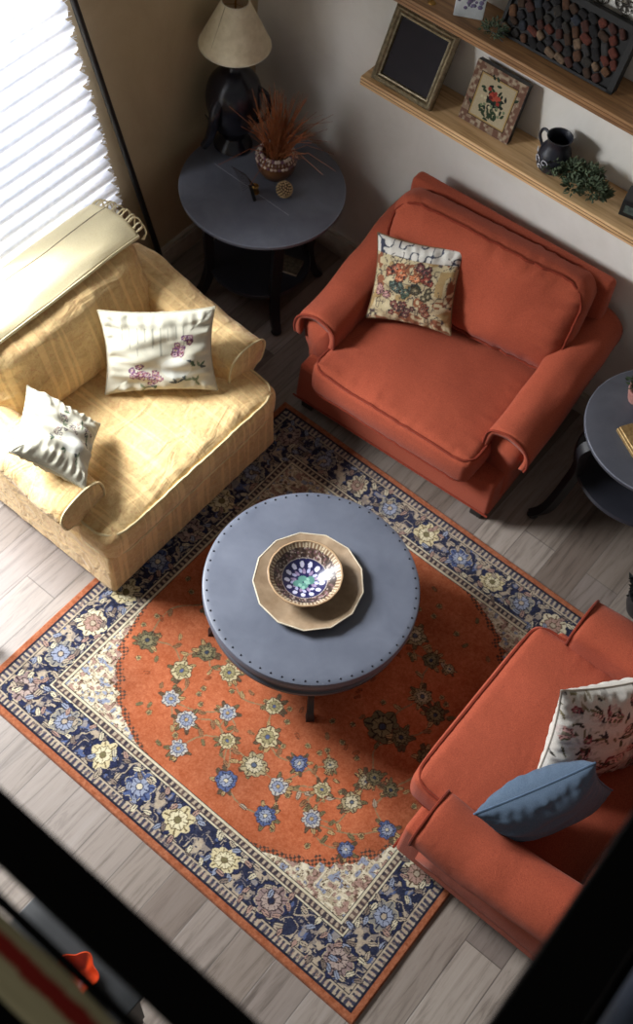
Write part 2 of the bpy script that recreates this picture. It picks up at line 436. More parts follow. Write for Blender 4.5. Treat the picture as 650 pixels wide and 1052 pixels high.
    for ch in ('abeh', 'begi', 'fil', 'hilq', 'gik', 'jkpq', 'mjw', 'npor', 'mopr', 'stGH', 'wdcb', 'srv', 'uFG', 'uACE', 'ABF', 'DCE', 'NIa', 'JNK', 'KLM', 'ABPO', 'OHv', 'Qrs'):
        pts = []
        for i, k in enumerate(ch):
            pts.append(P[k])
            if i < len(ch)-1:
                a, b = P[k], P[ch[i+1]]; o = random.uniform(-.03, .03)
                pts.append(((a[0]+b[0])/2+o*(b[1]-a[1])*12, (a[1]+b[1])/2-o*(b[0]-a[0])*12))
        c.curve(pts, .0055, VI)
        for q in pts: c.leaf(q[0], q[1], random.uniform(0, 6.28), .036, .008, random.choice([OLV, GLD, BEIGE, (150,110,76)]), (88,60,44))
    for _ in range(210):
        qx, qy = random.uniform(fx0+.03, fx1-.03), random.uniform(fx0+.03, fx1-.03)
        if min(qx-fx0, fx1-qx)**.62+min(qy-fx0, fx1-qy)**.62 < .70: continue
        if random.random() < .55: c.leaf(qx, qy, random.uniform(0, 6.28), .03, .007, random.choice([OLV, GLD, (168,84,48), (150,110,76)]), (104,66,44))
        else: c.rosette(qx, qy, .011, 5, [GLD, BRN, OLV, BRN], (110,66,44), ol=.002)
    dk = [(112,104,76), (54,48,40), (140,130,96), (60,70,90)]; wb = [(196,190,180), (72,76,96), LBL, GLD]; bb = [BLUE, (44,48,70), LBL, CREAM]
    cg = [(204,190,150), (96,84,58), (160,150,110), BLUE]; lg = [(170,156,120), (74,66,52), (204,192,160), (90,100,120)]
    big = dict(a=(dk,.036), b=(cg,.036), c=(dk,.034), d=(cg,.034), e=(wb,.030), f=(wb,.034), g=(wb,.029), h=(wb,.030), i=(cg,.028), j=(cg,.038), k=(lg,.044), l=(bb,.036),
               m=(bb,.028), n=(lg,.023), o=(cg,.027), p=(wb,.031), q=(bb,.034), r=(wb,.031), s=(lg,.034), t=(lg,.029), u=(dk,.060), v=(bb,.030), w=(cg,.030),
               A=(lg,.032), B=(dk,.034), C=(dk,.030), D=(lg,.018), E=(lg,.040), F=(dk,.034), G=(dk,.028), H=(dk,.026), I=(dk,.035), J=(dk,.035), K=(lg,.03), L=(dk,.035), M=(lg,.03), N=(dk,.03), O=(dk,.033), P=(lg,.03), Q=(bb,.026))
    for k, (cols, r) in big.items():
        r *= 1.14; x, y = P[k]; n_ = random.choice((6,7,8))
        for q in range(6): c.leaf(x, y, random.uniform(0, 6.28), min(r*1.7, .062), min(r*.26, .010), random.choice([OLV, GLD, (96,84,62)]), (84,58,44))
        c.rosette(x, y, r, n_, cols, (92,58,44), ph=random.random()*3, ol=.0035)
    c.I += (c.vn(.004, 31)[..., None]-.5)*26
    # mesh
    N = 630; g = np.linspace(0, 1, N); U, V = np.meshgrid(g, g)
    wob = .004*np.sin(V*9)*(U > .5)
    vx = x0+U*w+wob*0; vy = y0+V*h
    Z = np.full_like(U, .013); Z += .0012*np.sin(U*31+V*7)*np.sin(V*23)
    e = np.minimum(np.minimum(U, 1-U), np.minimum(V, 1-V))*w
    Z = np.where(e < .004, .009, Z); Z = np.where(e < .0005, .001, Z)
    co = np.stack([vx, vy, Z], -1).reshape(-1, 3)
    me = bpy.data.meshes.new('area_rug'); nf = (N-1)**2
    me.vertices.add(N*N); me.vertices.foreach_set('co', co.ravel().astype(np.float32))
    i = np.arange(N-1); a = (i[:, None]*N+i[None, :]).ravel()
    quads = np.stack([a, a+1, a+N+1, a+N], -1).astype(np.int32)
    me.loops.add(nf*4); me.loops.foreach_set('vertex_index', quads.ravel())
    me.polygons.add(nf); me.polygons.foreach_set('loop_start', np.arange(nf, dtype=np.int32)*4)
    me.update(calc_edges=True); me.polygons.foreach_set('use_smooth', [True]*nf)
    o = bpy.data.objects.new('area_rug', me); COL.objects.link(o)
    set_col(o, c.sample(U, V).reshape(-1, 4)); me.materials.append(vcol('wool_pile', .97, .6, 420, .15, .004, .3))
    tag(o, 'orange field floral rug with navy flowered border under the round coffee table', 'rug')

# ------------------------------------------------------------------ room
def struct(o): o['kind'] = 'structure'; return o
LX, LY = 4.8, -4.8
struct(MB().box(-.2, LX, LY, .2, -.1, 0).build('floor', M['floor'], smooth=False))
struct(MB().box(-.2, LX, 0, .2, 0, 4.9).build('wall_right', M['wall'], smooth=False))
# left wall with a window opening whose near side slants like its shade
def wall_left():
    zb, zt = .60, 2.35
    ya = lambda z: -.943-.164*(z-.603)-.035
    yb = -3.7
    mb = MB(); T = .16
    def quadp(pts):   # (y,z) polygon -> slab
        v = [(0, y, z) for y, z in pts]+[(-T, y, z) for y, z in pts]; n = len(pts)
        mb.add(v, [tuple(range(n)), tuple(reversed(range(n, 2*n)))]+[(i, i+n, (i+1) % n+n, (i+1) % n) for i in range(n)])
    quadp([(0, 0), (0, zb), (LY, zb), (LY, 0)])
    quadp([(0, zt), (0, 4.9), (LY, 4.9), (LY, zt)])
    quadp([(0, zb), (0, zt), (ya(zt), zt), (ya(zb), zb)])
    quadp([(yb, zb), (yb, zt), (LY, zt), (LY, zb)])
    struct(mb.build('wall_left', M['wall_shaded'], smooth=False))
    fr = MB()
    fr.box(-.10, -.06, yb, ya(zb), zb, zb+.04); fr.box(-.10, -.06, yb, ya(zt), zt-.04, zt)
    fr.box(-.10, -.06, yb, yb+.05, zb, zt)
    for yy in (-1.85, -2.9): fr.box(-.10, -.06, yy-.025, yy+.025, zb, zt)
    struct(fr.build('window_1', M['trim'], smooth=False))
    struct(MB().box(-.02, .055, yb, ya(zb)+.02, zb-.035, zb).build('trim_1', M['trim'], smooth=False))
wall_left()
def baseboard(name, pts_along):
    struct(pts_along.build(name, M['trim'], smooth=False))
baseboard('baseboard_left', MB().box(0, .018, LY, -.018, 0, .12).box(0, .022, LY, -.018, 0, .10))
baseboard('baseboard_right', MB().box(0, LX, -.018, 0, 0, .12).box(.022, LX, -.022, 0, 0, .10))

# pleated shade (translucent fabric), right end cut on the slant with a ragged stepped edge
def shade():
    m, nt, b = new_mat('white_shade_fabric'); v = coords(nt)
    nt.nodes.remove(b); out = nt.nodes['Material Output']
    d = nd(nt, 'ShaderNodeBsdfDiffuse'); t = nd(nt, 'ShaderNodeBsdfTranslucent'); mx = nd(nt, 'ShaderNodeMixShader'); mx.inputs[0].default_value = .30
    f = noise_t(nt, v, 40, 4); col = ramp(nt, f, [(.3, (226,230,240)), (.7, (246,248,255))])
    nt.links.new(col, d.inputs['Color']); nt.links.new(col, t.inputs['Color'])
    nt.links.new(d.outputs[0], mx.inputs[1]); nt.links.new(t.outputs[0], mx.inputs[2]); nt.links.new(mx.outputs[0], out.inputs[0])
    root = empty('pleated_shade', (.02, -1.5, .58), 0, 'bright white pleated window shade with a ragged slanting right edge', 'window shade')
    pitch = .079; z = .60; vs = []; fs = []; K = 26; k = 0
    while z < 2.36:
        n0 = len(vs)
        rows = [(0.0, .0), (.06, .004), (.35, .018), (.75, .034), (.93, .034), (.99, .018), (1.0, .0)]
        for (tt, dx) in rows:
            zz = z+tt*pitch
            ye = -.943-.164*(zz-.603)+.012*(1-tt)+.008*nz(k*3.1, tt*2)
            for i in range(K+1):
                y = ye+(-1.80-ye)*(i/K)**1.3
                if i == 0: y += .012*nz(zz*40, 3.3)
                vs.append((dx+.004, y, zz+.006*nz(y*2, k)))
        for r in range(len(rows)-1):
            for i in range(K): a = n0+r*(K+1)+i; fs.append((a, a+1, a+K+2, a+K+1))
        z += pitch; k += 1
    v2 = [(p[0], p[1]+1.5, p[2]-.58) for p in vs]
    mesh('pleated_cloth', v2, fs, m, root)
    fr = MB()
    for i in range(150):     # frayed threads along the slanted edge
        zz = random.uniform(.62, 1.75); ye = -.935-.164*(zz-.603)
        p0 = Vector((.012, ye-.004, zz)); p1 = p0+Vector((random.uniform(0, .01), random.uniform(.006, .02), random.uniform(-.012, .006)))
        fr.add(*tube([(p0.x, p0.y+1.5, p0.z-.58), (p1.x, p1.y+1.5, p1.z-.58)], .0012, 3))
    o = fr.build('frayed_edge', m, root); o['kind'] = 'stuff'
    MB().box(.0, .03, -.30, .545, -.005, .018, b=.004).build('bottom_rail', M['trim'], root)
shade()

# slim black pole leaning by the window
pb = Vector((.055, -.70, .0)); pt = Vector((.02, -1.20, 2.3))
root = empty('black_pole', tuple(pb), 0, 'slim black pole leaning on the wall between window and round side table', 'pole')
MB().add(*tube([(0,0,0.01), tuple(pt-pb)], .0135, 12)).build('shaft', M['blackmetal'], root)
MB().add(*lathe([(0,0), (.022,0), (.022,.02), (.014,.03), (0,.03)], 16)).build('foot', M['blackmetal'], root)

make_rug()

# ------------------------------------------------------------------ upholstery builders
def box_cushion(name, a, b, c, r, mat, parent, Mx, pipe=None, puff=.03, bulge=.015, wr=.006, seed=0, extra=None, n=22, pr=.0065):
    def deform(p):
        x, y, z = p; u, v_, w_ = x/a, y/b, z/c
        pz = puff*(1-u**4)*(1-v_**4)*max(-1, min(1, w_))
        e = 1-max(abs(u), abs(v_))
        x2 = x+math.copysign(bulge, u)*(abs(u) > .7)*(abs(u)-.7)/.3*(1-w_*w_)*(1-v_**6)
        y2 = y+math.copysign(bulge, v_)*(abs(v_) > .7)*(abs(v_)-.7)/.3*(1-w_*w_)*(1-u**6)
        # radial gathers along the seams
        al = x if abs(v_) > abs(u) else y
        gat = wr*math.exp(-max(0, e)/.16)*nz(al*28+seed, e*3, seed)*1.4
        slow = wr*1.3*nz(x*5+seed, y*5, z*3)
        z2 = z+pz+(gat+slow)*(1 if w_ > 0 else -1)*abs(w_)
        q = (x2, y2, z2)
        return extra(q) if extra else q
    v, f = rbox(a, b, c, r, n)
    o = mesh(name, [deform(p) for p in v], f, mat, parent, True, Mx)
    if pipe:
        for zz, nm in ((c-r*.30, 'piping'), (-c+r*.30, 'piping')):
            pts = []; rr = min(r*1.9, a*.5); ia, ib = a-rr, b-rr; off = -r*.12
            def seg_pts(p, q, m): return [(p[0]+(q[0]-p[0])*i/m, p[1]+(q[1]-p[1])*i/m) for i in range(m)]
            loop = []
            for (cx, cy, a0) in ((ia, ib, 0), (-ia, ib, PI/2), (-ia, -ib, PI), (ia, -ib, 1.5*PI)):
                for k in range(7):
                    t = a0+k/6*PI/2; loop.append((cx+(rr+off)*math.cos(t), cy+(rr+off)*math.sin(t)))
            full = []
            for i in range(len(loop)):
                p, q = loop[i], loop[(i+1) % len(loop)]; L = math.hypot(q[0]-p[0], q[1]-p[1])
                full += seg_pts(p, q, max(1, int(L/.02)))
            pts = [deform((x, y, zz)) for x, y in full]
            MB().add(*tube(pts, pr, 6, True)).build(nm, pipe, o, M=Mx)
    return o

def arm_profile(side, zt, w_in, w_out, zb=.12, body=.52, drop=.14):
    """closed profile in (x,z) for the arm on +x, mirrored by side"""
    p = [(w_in, zb), (w_in, zt-.16), (w_in+.002, zt-.06), (w_in+.03, zt-.006), (w_in+(w_out-w_in)*.45, zt+.012), (w_out-.035, zt-.010), (w_out-.004, zt-.045),
         (w_out-.002, zt-.09), (w_out-.022, zt-drop+.01), (w_out-.055, zt-drop), (body+.008, zt-drop-.04), (body, zt-drop-.10), (body, zb)]
    q = smooth_path([(x, 0, z) for x, z in p], 4, True)
    return [(side*v.x, v.z) for v in q]
def arm(parent, side, mat, pipe, y0, y1, zf, zr, w_in, w_out, body, drop=.14, seed=0, rnd=.03, sag=.0, wr=.0045):
    secs = []; N = 30
    for i in range(N+1):
        t = i/N
        y = y0+(y1-y0)*t
        zt = zf+(zr-zf)*sst(.1, 1, t)-sag*math.sin(PI*t)
        s = 1.0
        pr = arm_profile(side, zt, w_in, w_out, body=body, drop=drop)
        cx = sum(p[0] for p in pr)/len(pr); cz = sum(p[1] for p in pr)/len(pr)
        if y-y0 < rnd:
            k = 1-(y-y0)/rnd; s = 1-.07*(1-math.sqrt(max(0, 1-k*k)))
        sec = []
        for (x, z) in pr:
            wv = wr*(nz(x*9+seed, y*7, z*9))*1.6
            sec.append((cx+(x-cx)*s+side*wv, y, cz+(z-cz)*s+wv*(z > .3)))
        secs.append(sec)
    v, f = loft(secs); o = mesh('arm', v, f, mat, parent)
    zt = zf; pr = arm_profile(side, zt, w_in, w_out, body=body, drop=drop)
    pts = [(x, y0+.004, z) for x, z in pr if z > .30]
    # order from inner up and round to the outside
    idx = [i for i, (x, z) in enumerate(pr) if z > .30]
    MB().add(*tube([(pr[i][0], y0+.003, pr[i][1]) for i in idx], .0055, 6)).build('piping', pipe, o)
    return o
def slab_back(parent, mat, half, y0, y1, z0, z1, lean=.0, top_r=.035, name='back', seed=0, wr=.004):
    v, f = rbox(half, (y1-y0)/2, (z1-z0)/2, top_r, 16)
    cy, cz = (y0+y1)/2, (z0+z1)/2
    q = []
    for x, y, z in v:
        z2 = z+cz; q.append((x*(1-.02*sst(.6, 1, z2)), y+cy+lean*(z2-z0)+wr*nz(x*6+seed, z*6, 2), z2))
    return mesh(name, q, f, mat, parent)
def TRS(loc, rx=0, ry=0, rz=0):
    return Matrix.Translation(loc) @ Matrix.Rotation(rz, 4, 'Z') @ Matrix.Rotation(ry, 4, 'Y') @ Matrix.Rotation(rx, 4, 'X')

def arm_shell(parent, side, mat, pipe, y0, y1, zf, zr, w_in, w_out, body, drop, seed=0, front=.035, wr=.0045):
    """arm: an upholstered body with a padded sleeve laid over it that overhangs in front and outside"""
    def prof(zt, k):
        """k 0 = outside skin, 1 = inside skin"""
        o = .026*k
        p = [(w_in+o, zt-.20), (w_in+o, zt-.10), (w_in+.008+o, zt-.035-o*.4), (w_in+.05, zt-.004-o), (w_in+(w_out-w_in)*.5, zt+.006-o), (w_out-.045, zt-.018-o), (w_out-.010-o*.7, zt-.060-o*.3),
             (w_out-o, zt-.115), (w_out-.006-o, zt-drop)]
        return [(q.x, q.z) for q in smooth_path([(x, 0, z) for x, z in p], 4)]
    secs = []; N = 34
    for i in range(N+1):
        t = i/N; y = (y0-front)+(y1-y0+front)*t; zt = zf+(zr-zf)*sst(.1, 1, t)
        ring = prof(zt, 0)+list(reversed(prof(zt, 1)))
        e = max(0, 1-(y-(y0-front))/.02)*.006
        sec = []
        for (x, z) in ring:
            wv = wr*nz(x*9+seed, y*7, z*9)*1.8
            sec.append((side*(x+wv), y, z+wv-e))
        secs.append(sec)
    n = len(secs[0]); v = [p for q in secs for p in q]; f = []
    for i in range(N):
        for k in range(n): f.append((i*n+k, i*n+(k+1) % n, (i+1)*n+(k+1) % n, (i+1)*n+k))
    h = n//2
    for b0 in (0, N*n):
        for k in range(h-1): f.append((b0+k, b0+k+1, b0+n-2-k, b0+n-1-k))
    root = mesh('arm', v, f, mat, parent)
    pr = prof(zf, 0)
    MB().add(*tube([(side*x, y0-front, z-.005) for x, z in pr], .0055, 6)).build('piping', pipe, root)
    # body beneath
    secs = []
    for i in range(13):
        t = i/12; y = y0+(y1-y0)*t; zt = zf+(zr-zf)*sst(.1, 1, t)-.024
        p = [(w_in+.025, .12), (w_in+.025, zt-.05), (w_in+.05, zt-.008), ((w_in+w_out)/2, zt), (w_out-.055, zt-.02), (w_out-.035, zt-.07), (w_out-.045, zt-drop-.02), (body+.006, zt-drop-.07), (body, zt-drop-.14), (body, .12)]
        secs.append([(side*q.x, y, q.z) for q in smooth_path([(x, 0, z) for x, z in p], 3, True)])
    v, f = loft(secs); mesh('arm_panel', v, f, mat, root)
    return root
def orange_chair(loc, rz, label, seed=0, turn=0., dp=0.):
    root = empty('armchair', loc, rz, label, 'armchair', 'two matching orange armchairs')
    v, f = rbox(.513, .40+dp/2, .118, .02, 16)
    mesh('seat_base', [(x*(1+.012*(-z/.118)), y+dp/2, z+.188) for x, y, z in v], f, M['orange'], root)
    MB().add(*tube([(x, y, .085) for x, y in [(-.522,-.404), (.522,-.404)]], .005, 6)).build('piping', M['orange_dark'], root)
    for s in (-1, 1):
        arm_shell(root, s, M['orange'], M['orange_dark'], -.315, .385+dp, .58, .71, .380, .588, .515, .150, seed=seed+s, front=.028)
    slab_back(root, M['orange'], .492, .295+dp, .375+dp, .25, .905, .0, .025)
    box_cushion('seat_cushion', .400, .33+dp/2, .082, .036, M['orange'], root, TRS((0, -.145+dp/2, .372)), M['orange_dark'], .024, .016, .008, seed+3, n=44)
    box_cushion('back_cushion', .440, .225, .085, .055, M['orange'], root, TRS((-.01, .185+dp, .705), R(75), 0, R(turn)), M['orange_dark'], .040, .018, .016, seed+8, n=44)
    for sx in (-1, 1):
        for sy in (-1, 1):
            MB().box(sx*.46-.03, sx*.46+.03, sy*.35-.03+dp*(sy > 0), sy*.35+.03+dp*(sy > 0), 0, .085, b=.006).build('foot', M['feet'], root)
    return root
orange_chair((1.520, -.460, 0), R(3), 'orange armchair under the wall shelves holding one tapestry pillow', 0, 3)
orange_chair((3.02, -1.715, .014), R(-90), 'orange armchair at lower right holding the blue and floral pillows', 20, 0, .14)

def yellow_chair():
    root = empty('armchair', (.66, -1.625, .0), R(90), 'yellow brocade armchair by the window with cream throw over its back', 'armchair')
    my, mp = M['yellow'], M['yellow_pipe']
    v, f = rbox(.50, .44, .135, .02, 22)
    def bd(p):
        x, y, z = p; z2 = z+.16; k = (.30-z2)/.28
        return (x*(1+.02*k)+.004*nz(y*20, z2*2)*k, y*(1+.02*k)+.005*nz(x*18, z2*2, 3)*k, z2)
    mesh('seat_base', [bd(p) for p in v], f, my, root)
    for s in (-1, 1):
        arm(root, s, my, mp, -.30, .40, .585, .66, .365, .585, .49, drop=.15, seed=30+s, rnd=.05, wr=.007)
    slab_back(root, my, .46, .36, .50, .22, .845, .02, .05, seed=4, wr=.006)
    def tee(p):
        x, y, z = p; k = sst(-.13, -.20, y) if y > -.20 else 1.
        k = 1-sst(-.20, -.13, y)
        return (x*(1+.30*k), y, z)
    box_cushion('seat_cushion', .385, .36, .085, .045, my, root, TRS((0, -.10, .355)), mp, .03, .012, .009, 41, tee, n=50, pr=.006)
    box_cushion('back_cushion', .43, .215, .10, .07, my, root, TRS((.0, .285, .622), R(74), 0, 0), None, .05, .02, .016, 47, n=60)
    for sx in (-1, 1):
        for sy in (-1, 1): MB().box(sx*.44-.03, sx*.44+.03, sy*.38-.03, sy*.38+.03, 0, .03).build('foot', M['feet'], root)
yellow_chair()

# throw over the yellow chair's back
def throw():
    root = empty('throw_blanket', (.2, -1.6, .9), 0, 'cream folded throw with fringed end draped over the yellow armchair back', 'throw')
    prof = smooth_path([(.115, 0, .60), (.112, 0, .76), (.135, 0, .845), (.19, 0, .878), (.27, 0, .895), (.345, 0, .890), (.392, 0, .862)], 5)
    K = 60; secs = []
    for i in range(K+1):
        y = -1.185-(.90)*i/K
        drop = 0
        secs.append([(p.x+.006*nz(y*5, j*.3)-.2, y+1.6, p.z+.008*nz(y*4, j*.25, 4)-.004*sst(.06, 0, abs(y+1.185))-.9) for j, p in enumerate(prof)])
    n = len(prof); v = [p for s in secs for p in s]; f = []
    for i in range(K):
        for k in range(n-1): f.append((i*n+k, i*n+k+1, (i+1)*n+k+1, (i+1)*n+k))
    o = mesh('cloth', v, f, M['cream'], root)
    md = o.modifiers.new('t', 'SOLIDIFY'); md.thickness = .014; md.offset = 1
    # overlapping fold line and hem
    j = 17
    MB().add(*tube([(s[j][0], s[j][1], s[j][2]+.013) for s in secs], .0028, 5)).build('fold_seam', simple('dark_seam_thread', (120,105,80), .9), root)  # dark seam thread along the fold
    MB().add(*tube([(s[-1][0]+.006, s[-1][1], s[-1][2]+.004) for s in secs], .009, 6)).build('hem', M['cream'], root)
    fr = MB()
    for i in range(13):
        t = i/12; k = int(t*(n-12))+10; b0 = Vector(secs[0][k])
        a = b0+Vector((0, .0, .012)); L = random.uniform(.05, .08)
        pts = [a, a+Vector((.004, .025, .012)), a+Vector((random.uniform(.0,.02), .045, .0)), a+Vector((random.uniform(0,.03), .05, -L*.6)), a+Vector((random.uniform(0,.02), .03, -L))]
        fr.add(*tube(smooth_path(pts, 4), .0034, 5))
    fr.build('fringe', M['cream'], root)
throw()

# pillows: centre, across and up directions, size, thickness, canvas on the front
def pillow(name, ctr, ax, up, w, h, T, canvas, mat, pipe_mat, label, group=None, seed=0, gath=.008, sag=0., cat='pillow', n=112):
    ax = Vector(ax).normalized(); up = Vector(up); up = (up-ax*up.dot(ax)).normalized(); nrm = ax.cross(up).normalized()
    root = empty(name, ctr, 0, label, cat, group)
    g = np.linspace(-1, 1, n); vs = []; uv = []; fs = []
    def P(u, v, s):
        x = w/2*u*(1-.10*(1-v*v)*abs(u)**3); y = h/2*v*(1-.10*(1-u*u)*abs(v)**3)
        prof = max(0, (1-u**2)*(1-v**2))**.46
        e = 1-max(abs(u), abs(v)); ang = math.atan2(v, u)
        al = u if abs(v) > abs(u) else v
        wv = gath*(nz(al*7+seed, e*2.0, s+(3 if abs(v) > abs(u) else 7))*math.exp(-e/.24))*min(1, e*9)*2.2*(1-abs(al)**6)+gath*1.5*nz(u*1.6+v*1.2+seed, v*3.4-u*.8, s*2)*min(1, e*5)
        z = s*(T/2*prof)+wv
        z += sag*(u*u+v*v)*.5
        return ax*x+up*y+nrm*z
    for s in (1, -1):
        for j in range(n):
            for i in range(n):
                vs.append(tuple(P(g[i], g[j], s))); uv.append(((g[i]+1)/2, (g[j]+1)/2, s))
        o_ = 0 if s == 1 else n*n
        for j in range(n-1):
            for i in range(n-1):
                a = o_+j*n+i; fs.append((a, a+1, a+n+1, a+n) if s == 1 else (a, a+n, a+n+1, a+1))
    me_v = vs
    o = mesh('cover', me_v, fs, mat, root)
    if canvas is not None:
        u = np.array([q[0] for q in uv]); v_ = np.array([q[1] for q in uv]); o_c = canvas.sample(u, v_)
        back = np.array([q[2] for q in uv]) < 0; o_c[back] = canvas.sample(np.array([.02]), np.array([.02]))[0]
        set_col(o, o_c)
    per = [P(t, -1, 0) for t in g[:-1:2]]+[P(1, t, 0) for t in g[:-1:2]]+[P(-t, 1, 0) for t in g[:-1:2]]+[P(-1, -t, 0) for t in g[:-1:2]]
    MB().add(*tube(per, .0035, 5, True)).build('seam', pipe_mat, root)
    return root
def cv_embroidered(seed, sparse=False):
    c = Canvas(.42, .36, 160, (214,210,190)); r = random.Random(seed)
    c.I += (c.vn(.02, seed)[..., None]-.5)*14
    PU = [(132,92,128), (168,110,120), (120,60,80)]; GR = [(88,108,84), (128,140,112), (84,92,96)]
    if not sparse:
        c.line([(.03,.31), (.40,.31)], .003, (160,154,134))
        for k in range(9): c.line([(.08+k*.028, .30), (.078+k*.028, .30-.05-.03*(k % 3))], .005, (168,166,150))
        cl = [(.13,.12,9), (.19,.09,7), (.27,.20,9), (.31,.245,4), (.155,.085,6)]
    else:
        cl = [(.20,.24,10), (.26,.20,10), (.19,.15,12), (.27,.12,8), (.33,.22,8), (.31,.15,8)]
    for (x, y, k) in cl:
        for _ in range(k):
            px, py = x+r.gauss(0, .017), y+r.gauss(0, .015)
            if not sparse: c.disc(px, py, .010, r.choice(PU), jit=30)
            if sparse: c.disc(px, py, .008, r.choice([(128,112,108), (96,90,92), (150,120,118)])); c.disc(px, py, .004, (214,206,186))
            else: c.rosette(px, py, .013, 5, [r.choice(PU), (92,60,84), (206,180,186), (224,200,120)], None)
    for (x, y) in ([(.15,.03), (.19,.05), (.30,.07), (.34,.06), (.36,.13), (.33,.16), (.27,.06)] if not sparse else [(.22,.27), (.3,.24), (.2,.2), (.35,.18), (.24,.1), (.31,.08), (.28,.17), (.17,.12)]):
        for _ in range(3): c.leaf(x, y, r.uniform(0, 6.28), .03, .006, r.choice(GR))
    c.disc(.27, .13, .045, (226,226,214), 1.3)
    return c
def cv_tapestry(seed):
    c = Canvas(.38, .38, 190, (206,190,152)); r = random.Random(seed)
    a, b, k = c.vn(.03, seed), c.vn(.015, seed+1), c.vn(.045, seed+2)
    c.I += (a[..., None]-.5)*30
    c.I[np.abs(b-.5) < .055] = (96,84,80); c.I[(k > .66) & (b > .4)] = (150,96,70); c.I[(k < .26)] = (178,150,104)
    top = c.Y > .31
    c.I[top] = (226,222,212); c.I[top & (np.abs(a-.5) < .08)] = (70,74,90)
    for (x, y, col) in [(.10,.26,(176,98,70)), (.14,.22,(196,110,70)), (.19,.24,(206,128,84)), (.24,.23,(150,70,56)), (.22,.27,(120,64,60)), (.16,.17,(84,104,86)), (.12,.18,(90,110,100)), (.20,.19,(70,86,80)),
                        (.13,.10,(130,72,62)), (.18,.09,(110,66,60)), (.25,.17,(92,84,60)), (.05,.14,(180,130,126)), (.27,.10,(150,90,66))]:
        for _ in range(4): c.rosette(x+r.gauss(0,.012), y+r.gauss(0,.012), r.uniform(.012,.022), 5, [col, (60,54,54), [min(255, q+40) for q in col], (210,190,150)], (56,50,50), ol=.002)
    for _ in range(26):
        x, y = r.uniform(.03, .35), r.uniform(.03, .3); c.curve([(x, y), (x+r.uniform(-.03,.03), y+.03), (x+r.uniform(-.05,.05), y+.05)], .003, (74,66,64))
    return c
def cv_floral(seed):
    c = Canvas(.46, .46, 190, (224,218,208)); r = random.Random(seed)
    for _ in range(46):
        x, y = r.uniform(.02, .44), r.uniform(.02, .44); col = r.choice([(178,110,110), (200,150,142), (120,62,60), (206,170,160), (150,80,84)])
        c.rosette(x, y, r.uniform(.02, .036), 6, [col, (90,50,50), [min(255, q+35) for q in col], (220,200,180)], (226,218,208), ol=.003)
    for _ in range(230): c.leaf(r.uniform(0,.46), r.uniform(0,.46), r.uniform(0,6.28), r.uniform(.02,.05), .006, r.choice([(96,92,70), (60,56,50), (130,120,92), (70,60,64), (150,140,120)]))
    b = c.vn(.04, seed); c.I[(b > .62)] = c.I[(b > .62)]*.25+np.array((232,228,220))*.75
    return c
vm = vcol('embroidered_linen', .9, .3, 500, .1, .001, .2)
vt = vcol('tapestry_cloth', .95, .5, 420, .05, .002, .35)
cream_seam = simple('cream_seam', (196,190,166), .9)
pillow('throw_pillow', (1.298, -.482, .690), (.919, .35, .12), (-.307, .40, .884), .375, .372, .13, cv_tapestry(5), vt, simple('tan_seam', (120,92,64), .9),
       'square tapestry pillow with figures and flowers on the upper orange armchair', seed=2)
pillow('throw_pillow', (.735, -1.435, .645), (.712, .702, .011), (-.328, .318, .89), .455, .362, .13, cv_embroidered(3), vm, cream_seam,
       'larger cream pillow with purple embroidered flowers on the yellow armchair', seed=9, gath=.011)
pillow('throw_pillow', (.739, -2.003, .651), (.723, .425, -.545), (-.587, .794, -.159), .32, .35, .14, cv_embroidered(8, True), vm, cream_seam,
       'smaller cream pillow with grey embroidery propped on the yellow chair left arm', seed=14, gath=.012)
blue = woven('blue_cotton', (92,108,126), (68,84,104), wr=.2)
pillow('throw_pillow', (2.945, -1.965, .655), (.477, .74, .42), (-.40, -.32, .84), .42, .27, .19, None, blue, simple('blue_seam', (86,108,134), .9),
       'plain blue pillow on the lower right orange armchair', seed=21)
pillow('throw_pillow', (2.955, -1.630, .665), (.566, .799, -.19), (-.221, .383, .897), .44, .43, .16, cv_floral(6), vt, simple('floral_seam', (190,180,166), .9),
       'white and pink floral pillow behind the blue pillow', seed=25)

